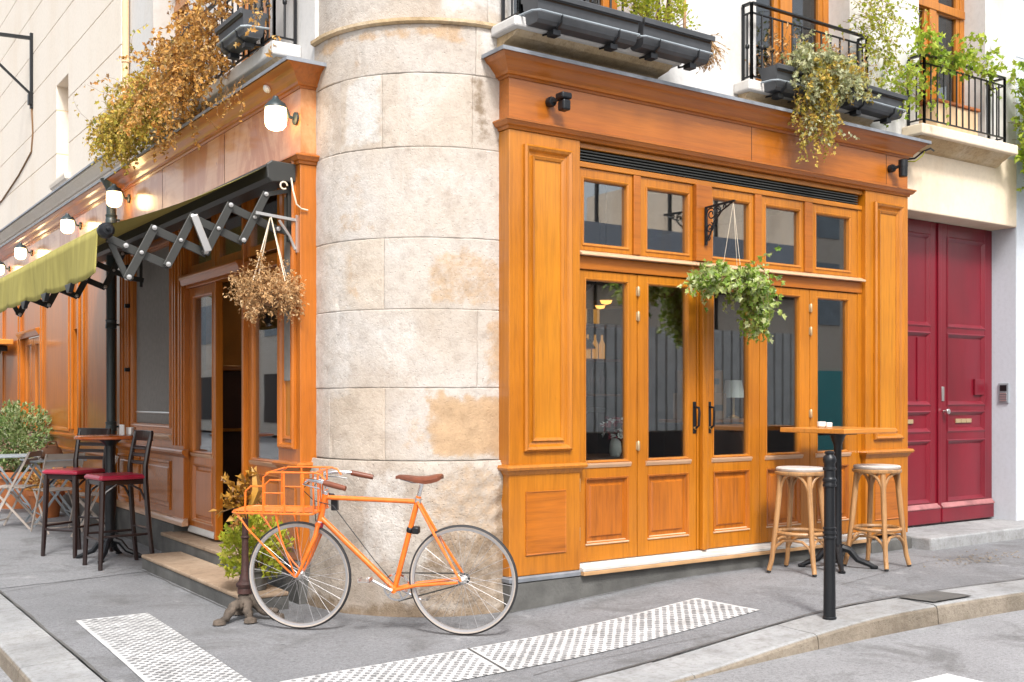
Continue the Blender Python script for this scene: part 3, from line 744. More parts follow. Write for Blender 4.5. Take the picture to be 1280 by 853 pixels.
# ventilation grille, head rails, transom bar
D0 = -.05
mb = MB(); mb.fbox('R', P1, P2, 3.170, 3.208, -.03, -.12); mb.fbox('R', P1, P2, 3.040, 3.078, -.035, -.12); mb.build('head_rail', M['wood_x'], SR, bevel=.004)
g = MB(); g.fbox('R', P1+.01, P2-.06, 3.080, 3.168, -.075, -.12)
for i in range(4):
    z = 3.084+i*.021; g.mould([(P1+.01, 0), (P2-.06, 0)], [(-.08, z+.004), (-.05, z-.001), (-.036, z+.002), (-.036, z+.010), (-.08, z+.018)])
g.build('ventilation_grille', M['grey_metal'], SR)
mb = MB(); mb.fbox('R', P1, P2, 2.328, 2.420, D0+.015, -.14); mb.build('transom_bar', M['wood_red'], SR, bevel=.005)
mb = MB()
for a, b in ((P1+.004, 2.69), (2.702, 3.47), (3.482, P2-.01)):
    mb.mould([(a, 0), (b, 0)], [(-.12, 2.422), (.012, 2.422), (.012, 2.436), (-.03, 2.456), (-.12, 2.460)])
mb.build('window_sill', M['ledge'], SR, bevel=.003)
mb = MB(); mb.fbox('R', P1-.002, P1+.010, .275, 3.04, -.02, -.13); mb.fbox('R', 4.652, P2+.002, .275, 3.08, -.045, -.13); mb.build('door_jamb', M['wood'], SR, bevel=.003)
TR = [(1.612, 2.115), (2.185, 2.715), (2.885, 3.375), (3.455, 3.965), (4.06, 4.650)]
TG = [(1.672, 2.062), (2.262, 2.662), (2.930, 3.322), (3.520, 3.912), (4.125, 4.545)]
for i, ((a, b), (c, d)) in enumerate(zip(TR, TG)):
    f = MB(); z0, z1 = 2.462, 3.038; g0, g1 = 2.515, 2.955
    f.fbox('R', a, c, z0, z1, D0, -.11); f.fbox('R', d, b, z0, z1, D0, -.11); f.fbox('R', c, d, z0, g0, D0, -.11); f.fbox('R', c, d, g1, z1, D0, -.11)
    f.rect('R', c-.022, d+.022, g0-.022, g1+.022, [(0, D0+.001), (.004, D0+.008), (.016, D0+.004), (.022, D0-.012), (.024, D0-.03)])
    o = f.build('transom_window', M['wood'], SR, bevel=.003)
    q = MB(); q.fbox('R', c-.004, d+.004, g0-.004, g1+.004, D0-.028, D0-.034); q.build('pane', M['glass'], o)
for (a, b) in ((2.117, 2.183), (2.718, 2.882), (3.377, 3.453), (3.967, 4.058)):
    mb = MB(); mb.fbox('R', a, b, 2.462, 3.038, D0+(.04 if a == 2.718 else .018), -.11); mb.build('mullion', M['wood_red'], SR, bevel=.006)
LEAF = [(1.612, 2.160, 1.690, 2.066), (2.166, 2.752, 2.272, 2.660), (2.868, 3.440, 2.940, 3.316), (3.446, 4.040, 3.532, 3.915), (4.046, 4.650, 4.140, 4.525)]
def door_leaf(sd, par, a, b, c, d, z0, z1, gz0, gz1, pz0, pz1, D, mats=('wood', 'wood_dk'), name='door_leaf', px=None):
    f = MB(); T = .05
    f.fbox(sd, a, c, z0, z1, D, D-T); f.fbox(sd, d, b, z0, z1, D, D-T)
    f.fbox(sd, c, d, z0, pz0, D, D-T); f.fbox(sd, c, d, pz1, gz0, D, D-T); f.fbox(sd, c, d, gz1, z1, D, D-T)
    f.rect(sd, c-.016, d+.016, gz0-.016, gz1+.016, [(0, D+.001), (.003, D+.007), (.012, D+.003), (.017, D-.012), (.019, D-.03)])
    o = f.build(name, M[mats[0]], par, bevel=.004)
    q = MB(); q.fbox(sd, c-.004, d+.004, gz0-.004, gz1+.004, D-.026, D-.032); q.build('pane', M['glass'], o)
    q = MB(); q.fbox(sd, c, d, pz0, pz1, D-.022, D-T)
    q.rect(sd, c-.012, d+.012, pz0-.012, pz1+.012, [(0, D+.001), (.003, D+.008), (.014, D+.004), (.02, D-.010), (.026, D-.021), (.05, D-.020), (.062, D-.008)], True)
    q.build('door_panel', M[mats[1]], o)
    q = MB(); pa = [(c-.012, -D), (d+.012, -D)] if sd == 'R' else [(-D, d+.012), (-D, c-.012)]
    q.mould(pa, [(-.02, pz0-.012), (.008, pz0-.012), (.009, pz0-.004), (-.014, pz0+.012), (-.02, pz0+.012)]); q.build('panel_sheen_bead', M['ledge' if sd == 'R' else 'ledge_y'], o)  # pale bead at the panel foot, sky sheen painted into its colour
    # dado nosing under the glass
    q = MB()
    path = [(c-.03, -D), (d+.03, -D)] if sd == 'R' else [(-D, d+.03), (-D, c-.03)]
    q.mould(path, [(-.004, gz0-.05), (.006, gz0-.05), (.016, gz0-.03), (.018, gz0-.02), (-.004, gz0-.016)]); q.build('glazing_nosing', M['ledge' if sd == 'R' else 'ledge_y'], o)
    return o
leaves = [door_leaf('R', SR, a, b, c, d, .276, 2.322, .985, 2.255, .405, .855, D0) for a, b, c, d in LEAF]
def hinge(a, zs, o, vertical=.06, D=D0):
    for z in zs:
        h = MB(); h.lathe([(.006, -vertical/2-.006), (.011, -vertical/2), (.011, vertical/2), (.006, vertical/2+.006)], (a, -D-.012, z), 10)
        h.fbox('R', a-.014, a+.014, z-vertical/2, z+vertical/2, D+.004, D-.004)
        h.build('hinge', M['fir'], o)
hinge(2.163, (2.02, 2.20, 1.08), leaves[0]); hinge(4.043, (1.98, 2.17, 1.30), leaves[3])
hinge(1.614, (.48, .82), leaves[0], .09); 
ms = MB(); ms.fbox('R', 2.756, 2.776, .278, 2.322, D0+.006, -.1); ms.fbox('R', 2.780, 2.828, .278, 2.322, D0+.045, -.1); ms.fbox('R', 2.832, 2.864, .278, 2.322, D0+.02, -.1)
ms.build('meeting_stile', M['wood'], SR, bevel=.006)
for a, o, D in ((2.730, leaves[1], D0), (2.887, leaves[2], D0)):
    h = MB(); h.fbox('R', a-.017, a+.017, 1.16, 1.40, D+.006, D); h.build('handle_plate', M['iron'], o, bevel=.003)
    h = MB(); h.tube([(a, -D-.005, 1.36), (a, -D-.05, 1.355), (a, -D-.055, 1.32), (a, -D-.05, 1.22), (a, -D-.02, 1.20)], .009, 8); h.build('handle', M['iron'], o)
    h = MB(); h.lathe([(.011, 0), (.011, .012), (0, .014)], (a, -D-.006, 1.20), 12, (0,-1,0)); h.build('lock', M['brass'], o)

# ------------------------------------------------------------------ left shopfront
SL = thing('shopfront', 'orange wooden shopfront with open entrance door and grey window blind left of the stone corner', 'shopfront', (0, 1.1, 0))
B0, B1 = 1.10, 5.90
mb = MB(); plinth(mb, [(0, B1), (0, 3.86)], .29, .03); plinth(mb, [(0, 2.24), (0, B0), (.13, B0)], .29, .015); mb.box(.02, .14, 2.24, 3.86, -.3, .16)
mb.build('plinth', M['granite_dk'], SL)
p = pilaster('L', B0, 1.48, SL, mats=('lwood', 'wood_curl'), zb=.292, panel=(.06,.04), ztop=3.05)
q = MB(); q.fbox('L', 1.235, 1.345, 1.55, 2.85, .016, .004); q.build('grey_glass_strip', M['blind'], p)
entL = [(0, B1), (0, B0), (.13, B0)]
entab(entL, SL, M['lwood_y'], zc0=3.575, za0=3.05, top=3.715, d=.15)
mb = MB(); mb.box(.004, .13, B0+.003, B1, 3.13, 3.574); mb.build('fascia_board', M['fascia_l'], SL)
mb = MB(); mb.fbox('L', 2.62, 2.624, 3.13, 3.574, -.0025, -.01); mb.fbox('L', 4.3, 4.304, 3.13, 3.574, -.0025, -.01); mb.build('fascia_joint', M['dark'], SL)
DL = -.05
mb = MB(); mb.fbox('L', 1.482, 3.66, 2.40, 2.49, -.02, -.13); mb.mould([(0, 3.68), (0, 2.24)], [(-.1, 2.49), (.012, 2.42), (.03, 2.47), (.045, 2.485), (.045, 2.505), (-.1, 2.52)])
mb.build('door_head', M['lwood_y'], SL, bevel=.004)
for a, b in ((1.482, 2.22), (2.26, 2.925), (2.967, 3.66)):
    f = MB(); z0, z1 = 2.525, 3.048
    c, d = a+.08, b-.08
    f.fbox('L', a, c, z0, z1, -.04, -.1); f.fbox('L', d, b, z0, z1, -.04, -.1); f.fbox('L', c, d, z0, z0+.07, -.04, -.1); f.fbox('L', c, d, z1-.07, z1, -.04, -.1)
    o = f.build('transom_window', M['lwood'], SL, bevel=.004)
    q = MB(); q.fbox('L', c-.003, d+.003, z0+.066, z1-.066, -.066, -.072); q.build('pane', M['glass'], o)
mb = MB(); mb.fbox('L', 2.222, 2.258, .24, 3.048, -.01, -.13); mb.fbox('L', 2.927, 2.965, .24, 3.048, -.035, -.10); mb.build('door_jamb', M['lwood'], SL, bevel=.004)
o = door_leaf('L', SL, 1.484, 2.220, 1.60, 2.13, .292, 2.398, .965, 2.33, .40, .84, DL, ('lwood', 'lwood'))
o = door_leaf('L', SL, 2.968, 3.658, 3.055, 3.55, .245, 2.398, .965, 2.31, .36, .84, DL, ('lwood', 'lwood'))
h = MB(); h.mould([(-DL, 3.64), (-DL, 2.98)], [(0, .247), (.018, .247), (.018, .262), (.004, .30), (0, .30)]); h.build('weather_strip', M['marble'], o)
# open leaf swung into the cafe
f = MB(); f.box(.14, .72, 2.262, 2.302, .245, 2.39); f.build('open_door_leaf', M['interior_brown'], SL, bevel=.004)
# wide pier, blind window and panelled dado
mb = MB(); mb.fbox('L', 3.662, 3.99, .29, 3.048, 0, -.12); mb.build('pier', M['lwood'], SL, bevel=.006)
mb = MB()
for a in (3.68, 3.75, 3.86, 3.93): mb.fbox('L', a, a+.03, 1.0, 3.04, .014, 0)
mb.build('pier_beading', M['lwood'], SL, bevel=.005)
w = MB(); a0, a1, z0, z1 = 3.992, 5.40, 1.10, 2.95
w.fbox('L', a0, a0+.08, z0, z1, -.005, -.1); w.fbox('L', a1-.08, a1, z0, z1, -.005, -.1); w.fbox('L', a0+.08, a1-.08, z0, z0+.08, -.005, -.1); w.fbox('L', a0+.08, a1-.08, z1-.1, z1, -.005, -.1)
w.rect('L', a0+.05, a1-.05, z0+.05, z1-.06, [(0, -.004), (.004, .012), (.02, .006), (.032, -.02), (.036, -.06)])
o = w.build('window_frame', M['lwood'], SL, bevel=.004)
q = MB(); q.fbox('L', a0+.07, a1-.07, z0+.07, z1-.07, -.045, -.06); q.build('roller_blind', M['blind'], o)
q = MB(); q.tube([(.043, a0+.1, z0+.19), (.043, a1-.1, z0+.19)], .012, 8); q.build('blind_bar', M['alu'], o)
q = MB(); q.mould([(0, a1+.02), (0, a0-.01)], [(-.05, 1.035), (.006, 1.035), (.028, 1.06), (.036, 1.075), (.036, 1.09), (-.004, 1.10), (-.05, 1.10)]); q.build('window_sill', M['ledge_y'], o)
mb = MB(); mb.fbox('L', 3.992, B1, .29, 1.033, -.012, -.1); mb.fbox('L', 5.402, B1, 1.035, 3.048, -.012, -.1); mb.fbox('L', 3.992, 5.40, 2.952, 3.048, -.012, -.1)
mb.build('wall_boarding', M['lwood'], SL)
mb = MB(); mb.mould([(0, B1), (0, 3.59)], [(-.02, .90), (.004, .90), (.02, .925), (.036, .935), (.04, .955), (.03, .968), (-.02, .972)]); mb.build('dado_rail', M['lwood_y'], SL)
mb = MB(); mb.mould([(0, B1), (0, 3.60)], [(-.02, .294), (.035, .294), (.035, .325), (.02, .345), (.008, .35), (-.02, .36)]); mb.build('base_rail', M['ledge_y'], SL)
mb = MB()
for a, b in ((4.06, 4.98), (5.04, 5.86)): mb.rect('L', a, b, .40, .85, [(0, -.011), (.002, .006), (.02, .004), (.03, -.008), (.06, -.008), (.07, 0)], True)
mb.build('dado_panel', M['wood_curl'], SL)
for a, wd in ((5.42, .04), (5.49, .09), (5.64, .05), (5.74, .12)): mb = MB(); mb.fbox('L', a, a+wd, 1.0, 3.04, .012, -.012); mb.build('upright_strip', M['lwood'], SL, bevel=.004)
mb = MB()
for z in (1.7, 2.35, 2.75): mb.box(-.05, 0, 5.39, 5.43, z, z+.04)
mb.build('shutter_catch', M['iron'], SL, bevel=.004)
mb = MB(); mb.box(-.122, .2, 2.24, 3.90, -.1, .188); mb.build('threshold_riser', M['granite_dk'], SL)
mb = MB(); mb.box(-.13, .2, 2.24, 3.91, .190, .222); mb.build('threshold', M['step'], SL, bevel=.008)
# entrance step
ST = MB(); n = 12
ST.box(-.462, -.132, .985, 3.295, -.1, .088)
STT = thing('entrance_step', None, None, (-.3, 2, 0)); ST.build('riser', M['granite_dk'], STT)
m = MB(); m.box(-.47, -.132, .98, 3.30, .09, .120); m.build('tread', M['step'], STT, bevel=.01)
tag(STT, 'long low tan stone step in front of the cafe entrance', 'step')

# ------------------------------------------------------------------ second shopfront further along
S2 = thing('shopfront', 'far orange panelled shopfront with narrow slit window beyond the drainpipe', 'shopfront', (0, 6.1, 0))
E0, E1 = 6.10, 30.0
mb = MB(); plinth(mb, [(0, E1), (0, E0)], .25, .02); mb.build('plinth', M['granite_dk'], S2)
entab([(0, E1), (0, E0), (.1, E0)], S2, M['lwood_y'], zc0=3.60, za0=3.0, top=3.74, d=.13)
mb = MB(); mb.box(.003, .13, E0+.003, E1, 3.08, 3.60); mb.build('fascia_board', M['fascia_l'], S2)
mb = MB(); mb.fbox('L', E0, 7.66, .25, 3.0, -.02, -.12); mb.fbox('L', 7.95, 9.86, .25, 3.0, -.02, -.12); mb.fbox('L', 7.66, 7.95, .25, .98, -.02, -.12); mb.fbox('L', 7.66, 7.95, 2.27, 3.0, -.02, -.12); mb.fbox('L', 11.4, E1, .25, 3.0, -.02, -.12)
mb.build('wall_boarding', M['lwood'], S2)
for a, wd in ((6.12, .07), (6.3, .05), (7.36, .08), (7.60, .05), (7.97, .07), (8.12, .04), (9.68, .05), (9.80, .06), (11.42, .07), (12.7, .06), (14.2, .06)): mb = MB(); mb.fbox('L', a, a+wd, 1.05, 3.0, .012, -.02); mb.build('upright_strip', M['lwood'], S2, bevel=.006)
for a, b in ((6.38, 7.34), (8.2, 9.65), (11.55, 12.66), (12.8, 14.1)):
    q = MB(); q.rect('L', a, b, 1.02, 2.98, [(0, -.019), (.004, -.004), (.03, -.010), (.05, -.017)], True); q.build('tall_panel', M['fascia_l'] if 0 else M['lwood'], S2)
q = MB(); q.fbox('L', 7.66, 7.95, .98, 2.27, -.06, -.07); q.build('slit_window', M['glass'], S2)
q = MB(); q.fbox('L', 7.6, 8.0, .9, 2.3, -.1, -.12); q.build('slit_backing', M['interior'], S2)
mb = MB(); mb.mould([(0, E1), (0, E0)], [(-.03, .93), (.006, .93), (.03, .955), (.045, .965), (.045, .985), (-.03, 1.0)]); mb.build('dado_rail', M['lwood_y'], S2)
mb = MB(); mb.mould([(0, 9.86), (0, E0)], [(-.03, .78), (.006, .78), (.025, .80), (.025, .82), (-.03, .83)]); mb.build('lower_rail', M['lwood_y'], S2)
mb = MB(); mb.fbox('L', 9.862, 9.96, .25, 3.0, 0, -.12); mb.fbox('L', 11.3, 11.398, .25, 3.0, 0, -.12); mb.mould([(0, 11.36), (0, 9.9)], [(-.05, 2.30), (.01, 2.30), (.05, 2.36), (.06, 2.39), (-.05, 2.42)]); mb.build('doorway_surround', M['lwood'], S2, bevel=.005)
door_leaf('L', S2, 9.965, 10.62, 10.08, 10.5, .2, 2.295, .95, 2.2, .35, .85, -.06, ('lwood', 'lwood'))
door_leaf('L', S2, 10.64, 11.295, 10.76, 11.18, .2, 2.295, .95, 2.2, .35, .85, -.06, ('lwood', 'lwood'))
mb = MB(); mb.fbox('L', 9.9, 11.36, 2.42, 3.0, -.03, -.1); mb.build('doorway_head_board', M['lwood'], S2)
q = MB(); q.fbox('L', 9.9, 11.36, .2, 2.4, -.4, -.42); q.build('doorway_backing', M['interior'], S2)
# ------------------------------------------------------------------ cream neighbour above it
NB = thing('neighbouring_building', 'cream ashlar building with grooved joints and a small tall niche above the far shopfront', 'building', (.05, 6.0, 0))
pl = -.045; nic = (8.38, 9.06, 4.24, 5.50)
co = MB(); zc = [4.05+.57*i for i in range(8)]
for z0, z1 in zip(zc, zc[1:]):
    segs = [(5.905, 30)]
    if z0 < nic[3] and z1 > nic[2]: segs = [(5.905, nic[0]), (nic[1], 30)]
    for a, b in segs: co.fbox('L', a, b, z0+.004, z1-.004, pl, pl-.3)
    if len(segs) == 2:
        if z1 > nic[3]: co.fbox('L', nic[0], nic[1], nic[3], z1-.004, pl, pl-.3)
        if z0 < nic[2]: co.fbox('L', nic[0], nic[1], z0+.004, nic[2], pl, pl-.3)
co.build('ashlar_wall', M['cream'], NB, bevel=.006)
b = MB(); 
for x0, x1, z0, z1 in ((5.91, nic[0]-.002, 3.4, zc[-1]), (nic[1]+.002, 29.9, 3.4, zc[-1]), (nic[0]-.002, nic[1]+.002, nic[3]+.002, zc[-1]), (nic[0]-.002, nic[1]+.002, 3.4, nic[2]-.002)): b.fbox('L', x0, x1, z0, z1, pl-.008, pl-.28)
b.build('joint_backing', M['tan_wall'], NB)
n_ = MB(); n_.fbox('L', nic[0]-.05, nic[1]+.05, nic[2]-.05, nic[3]+.05, pl-.16, pl-.2); n_.build('niche_back', M['tan_wall'], NB)
n_ = MB(); n_.mould([(-pl, nic[1]+.06), (-pl, nic[0]-.06), (.15, nic[0]-.06)], [(-.1, 4.10), (.02, 4.10), (.05, 4.15), (.07, 4.16), (.08, 4.20), (.08, 4.225), (-.1, 4.238)]); n_.build('niche_sill', M['cream'], NB)
n_ = MB(); n_.mould([(-pl, 29.9), (-pl, 6.02), (.1, 6.02)], [(-.1, 3.93), (.02, 3.93), (.04, 3.95), (.10, 3.99), (.12, 4.0), (.12, 4.03), (-.1, 4.047)]); o = n_.build('string_course', M['cream'], NB)
n_ = MB(); n_.mould([(-pl, 29.9), (-pl, 6.0), (.1, 6.0)], [(-.1, 4.0485), (.13, 4.0335), (.135, 4.02), (.145, 4.02), (.14, 4.045), (-.1, 4.06)]); n_.build('lead_flashing', M['lead'], o)
n_ = MB(); n_.fbox('L', 5.95, 30, 3.4, 3.928, pl-.002, pl-.3); n_.build('wall_band', M['cream'], NB)
n_ = MB(); n_.box(.06, 8, 5.92, 30, 8.05, 8.2); n_.box(7.9, 8, 5.92, 30, 0, 8.05); n_.build('roof', M['lead'], NB)

# ------------------------------------------------------------------ opposite side of both streets (seen in the glass and the gloss)
OP = thing('townhouse', 'townhouse with grey boarded ground floor across the right street, seen in the window glass', 'building', (8, -11, 0))
v0 = -11.0
mb = MB(); mb.box(-3, 16.9, v0-8, v0-.1, 0, 4.4); mb.box(16.9, 21, v0-8, v0-.05, 0, 7.4); mb.box(21, 30, v0-8, v0-.1, 0, 4.4); mb.build('wall', M['opp'], OP)
mb = MB(); x = -3
while x < 16.6: mb.box(x+.06, x+.28, v0-.1, v0, .75, 2.95); x += .28
mb.build('board_cladding', M['hoard'], OP)
mb = MB(); mb.box(-3, 16.6, v0-.098, v0-.09, .75, 2.95); mb.build('board_gap', M['dark'], OP)
mb = MB(); mb.box(-3, 16.88, v0-.1, v0+.05, 0, .72); mb.box(-3, 16.88, v0-.1, v0+.3, 3.75, 4.38); mb.build('dark_band', M['interior'], OP)
mb = MB(); x = -3
while x < 16.5: mb.box(x, x+.05, v0-.1, v0-.05, 2.96, 3.74); x += 1.15
mb.build('batten', M['iron'], OP)
mb = MB(); x = -3
while x < 29: mb.box(x, x+.07, v0-1.2, v0-1.13, 4.95, 8.6); x += rnd.uniform(.8, 1.5)
mb.box(-3, 29, v0-1.2, v0-1.14, 7.0, 7.06)
mb.build('roof_screen_post', M['iron'], OP, kind='stuff')
mb = MB(); mb.box(-3, 16.88, v0-.12, v0+.45, 4.402, 4.92); mb.build('white_band', M['whitewall'], OP)
mb = MB(); mb.box(17.5, 18.7, v0-.05, v0, .1, 2.1); mb.build('teal_door', M['teal'], OP)
mb = MB()
for x, z in ((17.4, 3.2), (19.2, 3.2), (17.4, 5.3), (19.2, 5.3), (19.3, .8)): mb.box(x, x+1.0, v0-.05, v0-.01, z, z+1.5)
mb.build('window', M['zinc'], OP)
OL = thing('townhouse', 'pale townhouse with red shop awning across the left street, mirrored in the left glass', 'building', (-13, 20, 0))
mb = MB(); mb.box(-19, -13, 3, 46, 0, 6.2); mb.build('wall', M['cream'], OL)
for i in range(10):
    for z, h in ((.5, 1.9), (3.9, 1.7)):
        mb = MB(); mb.box(-13, -12.95, 4+i*4.1, 6.2+i*4.1, z, z+h); mb.build('window', M['zinc'] if z > 1 else M['interior'], OL)
mb = MB(); mb.add([(-13, 8, 3.2), (-13, 22, 3.2), (-11.8, 22, 2.6), (-11.8, 8, 2.6), (-13, 8, 3.12), (-13, 22, 3.12), (-11.8, 22, 2.3), (-11.8, 8, 2.3)], [(0,1,2,3), (4,7,6,5), (0,3,7,4), (1,5,6,2), (2,6,7,3), (0,4,5,1)]); mb.build('shop_awning', M['seat_red'], OL)
# ------------------------------------------------------------------ railings
def railing(label, pts, z0, z1, n, group='window railings', knots=True, r=.009):
    t = thing('balcony_railing', label, 'railing', (*pts[1], z0), 0, group)
    def side(p, q, k):
        p, q = Vector((*p, 0)), Vector((*q, 0)); Z = lambda z: Vector((0, 0, z))
        for zz, w_, h_ in ((z1, .035, .016), (z1-.075, .016, .012), (z0+.05, .018, .012)): m = MB(); m.bar(p+Z(zz), q+Z(zz), w_, h_); m.build('rail', M['iron'], t, bevel=.002)
        for i in range(k+1):
            b = p.lerp(q, i/k)
            if i in (0, k): m = MB(); m.bar(b+Z(z0), b+Z(z1-.008), .02, .02); m.build('post', M['iron'], t, bevel=.002)
            else:
                g = MB(); g.tube([b+Z(z0+.05), b+Z((z0+z1)/2-.03), b+Z(z1-.075)], .0085, 6)
                if knots: g.lathe([(.008, -.022), (.017, -.01), (.017, .01), (.008, .022)], b+Z((z0+z1)/2-.02), 8)
                g.build('baluster', M['iron'], t, recalc=False)
    for i, (a, b) in enumerate(zip(pts, pts[1:])): side(a, b, n if math.dist(a, b) > .5 else 2)
    return t
railing('black iron railing behind the two long dark planters on the window right of the corner', [(1.02, .10), (1.02, -.11), (2.32, -.11), (2.32, .10)], 3.90, 4.62, 12)
railing('black iron railing of the middle window, half hidden by dry stems and trailing grey-green plant', [(3.32, .11), (3.32, .02), (4.74, .02), (4.74, .11)], 3.906, 4.53, 12)
railing('black iron railing above the red door with ivy along its top', [(5.44, .10), (5.44, -.06), (6.71, -.06), (6.71, .10)], 3.866, 4.49, 13, knots=False)
railing('black iron railing over the left shopfront, smothered in dried climber', [(.10, 4.55), (-.06, 4.55), (-.06, 1.42), (.10, 1.42)], 3.96, 4.62, 26)
# ------------------------------------------------------------------ window boxes
def window_box(label, L, loc, rz, tilt=0, holder=True):
    t = thing('window_box', label, 'planter box', loc, rz, 'dark plastic window boxes')
    H, wt, wb = .185, .20, .135
    sec = [(-wb/2+.02, 0), (wb/2-.02, 0), (wb/2, .02), (wt/2-.016, H-.035), (wt/2, H-.03), (wt/2, H), (wt/2-.012, H), (wt/2-.014, H-.03), (-wt/2+.014, H-.03), (-wt/2+.012, H), (-wt/2, H), (-wt/2, H-.03), (-wt/2+.016, H-.035), (-wb/2, .02)]
    m = MB(); vs = []
    for x, k in ((-L/2, .94), (-L/2, 1), (L/2, 1), (L/2, .94)):
        pass
    n = len(sec)
    for x, sh in ((-L/2, .018), (L/2, -.018)):
        for y, z in sec: vs.append((x+sh*(1-z/H), y, z))
    fs = [(j, (j+1) % n, n+(j+1) % n, n+j) for j in range(n)]
    m.add(vs, fs)
    for x in (0, n): m.add([vs[x+j] for j in (0,1,2,3,4,5,10,11,12,13)], [list(range(10))])
    b = MB(); b.v = []; o = m.build('box', M['planter'], None, bevel=.004); o.parent = t
    m = MB(); m.mould([(-L/2-.004, -wt/2), (L/2+.004, -wt/2)], [(-.004, H-.034), (.008, H-.034), (.010, H-.004), (.004, H+.003), (-.012, H+.003)])
    o = m.build('rim', M['planter'], None); o.parent = t
    m = MB(); m.box(-L/2+.014, L/2-.014, -wt/2+.016, wt/2-.016, H-.05, H-.02); o = m.build('soil', M['soil'], None); o.parent = t
    if holder:
        m = MB(); z = .062; y = -wb/2-.022
        m.tube([(-L/2-.02, wt/2, z+.01), (-L/2-.022, y+.03, z), (-L/2+.01, y-.006, z), (L/2-.01, y-.006, z), (L/2+.022, y+.03, z), (L/2+.02, wt/2, z+.01)], .0075, 6)
        o = m.build('holder_rail', M['zinc'], None); o.parent = t
        for x in (-L*.28, L*.28):
            m = MB(); m.tube([(x, y-.006, z+.004), (x, y, .02), (x, -.02, -.022), (x, wt/2+.01, -.01), (x, wt/2+.012, .16)], .009, 6)
            m.box(x-.03, x+.03, -.04, .03, -.05, -.015)
            o = m.build('bracket', M['iron'], None); o.parent = t
    t.rotation_euler = (0, R(tilt), rz)
    return t
window_box('long dark window box nearest the stone corner, with only dry earth showing', .86, (1.43, -.235, 3.835), 0)
window_box('dark window box with lime plant and a straw tuft off its end', .66, (2.22, -.235, 3.835), 0, .5)
window_box('dark window box at the middle window, half covered by the trailing plant', .46, (3.60, -.105, 3.82), 0)
window_box('dark window box under the middle window, its half nearest the red door empty', .72, (4.62, -.105, 3.83), 0, 1)
window_box('dark window box hanging among the orange dried climber on the left facade', .52, (-.19, 1.72, 3.99), R(-90))

# ------------------------------------------------------------------ plants
def rv(): 
    while True:
        v = Vector((rnd.uniform(-1,1), rnd.uniform(-1,1), rnd.uniform(-1,1)))
        if .05 < v.length < 1: return v.normalized()
def strand(leafmb, stemmb, p, d, n, step, grav, jit, L, W, kind=0, stemr=.002, per=2, bound=None, curl=None):
    p = Vector(p); d = Vector(d).normalized(); pts = [p.copy()]
    for i in range(n):
        d = (d+Vector((0,0,-grav))+rv()*jit).normalized(); p = p+d*step
        if bound and not bound(p): break
        pts.append(p.copy())
        for _ in range(per):
            ld = (rv()+Vector((0,0,-.5))+d*.3); k = rnd.uniform(.6, 1.25)
            leafmb.leaf(p+rv()*step*.5, ld, (rv()+Vector((-.3,-.5,.6))), L*k, W*k, rnd.uniform(.1,.6) if curl is None else curl, kind)
    if stemmb and len(pts) > 1: stemmb.tube(pts, [stemr*(1-.6*i/len(pts)) for i in range(len(pts))], 4, cap=False)
# dried climber over the left facade balcony
t = thing('climbing_plant', 'mass of orange dried climber hanging over the left shopfront cornice', 'climber', (-.2, 3, 4))
dry, mix_, stem = MB(), MB(), MB()
def okb(p): return p.x < .06 if p.z > 3.76 else p.x < -.14
for i in range(700):
    v = rnd.uniform(1.35, 4.95)
    top = 4.62 if v < 2.7 else 4.62-(v-2.7)*.21
    low = 3.93
    z = rnd.uniform(low, top); u = rnd.uniform(-.30, -.02)
    if noise.noise((v*3.2, z*4.0, 5)) < -.12: continue
    if 1.30 < v < 2.10 and z > 3.85 and u < -.03 and rnd.random() < .96: continue
    green = sst(v, 2.9, 4.3)*(1-.5*sst(z, 4.1, 4.5))
    tgt = mix_ if rnd.random() < green else dry
    n = rnd.randint(7, 15) if v > 2.6 else rnd.randint(5, 10)
    if z > 4.3: n = rnd.randint(4, 9)
    elif v > 3.4: n = min(n, 11)
    strand(tgt, stem, (u, v, z), (rnd.uniform(-.9,-.1), rnd.uniform(-.6,.6), rnd.uniform(-.3,.5)), n, .040, .30, .5, .040, .029, 1 if rnd.random() < .5 else 0, per=3, bound=okb)
for i in range(46):   # loose runners to the far side and over the top
    v = rnd.uniform(4.0, 5.2)
    strand(mix_ if i % 3 else dry, stem, (rnd.uniform(-.2,0), v, rnd.uniform(3.9, 4.4)), (-.3, rnd.uniform(-.1, 1), rnd.uniform(-.2, .9)), rnd.randint(6, 13), .05, .05, .42, .045, .034, 1, per=1)
for i in range(40):
    v = rnd.uniform(1.2, 3.0)
    strand(dry, stem, (rnd.uniform(-.15,0), v, rnd.uniform(4.4, 4.75)), (-.2, rnd.uniform(-.6,.6), .8), rnd.randint(5, 10), .05, .02, .5, .045, .034, 1, per=2)
for i in range(9):   # thin tendrils hanging over the fascia
    v = rnd.uniform(1.5, 2.5)
    strand(dry, stem, (-.2, v, 3.76), (-.1, rnd.uniform(-.5,.5), -.7), rnd.randint(5, 9), .035, .3, .5, .03, .02, 1, per=1)
for i in range(14):  # woody trunks
    v = rnd.uniform(1.5, 4.6); pts = [Vector((.02, v, 3.9))]
    for k in range(9): pts.append(pts[-1]+Vector((rnd.uniform(-.06,.03), rnd.uniform(-.12,.12), rnd.uniform(.0,.11))))
    stem.tube(pts, .008, 5)
dry.build('dry_foliage', M['leaf_dry'], t, recalc=False); mix_.build('yellowing_foliage', M['leaf_mix'], t, recalc=False); stem.build('stems', M['stem'], t, recalc=False)

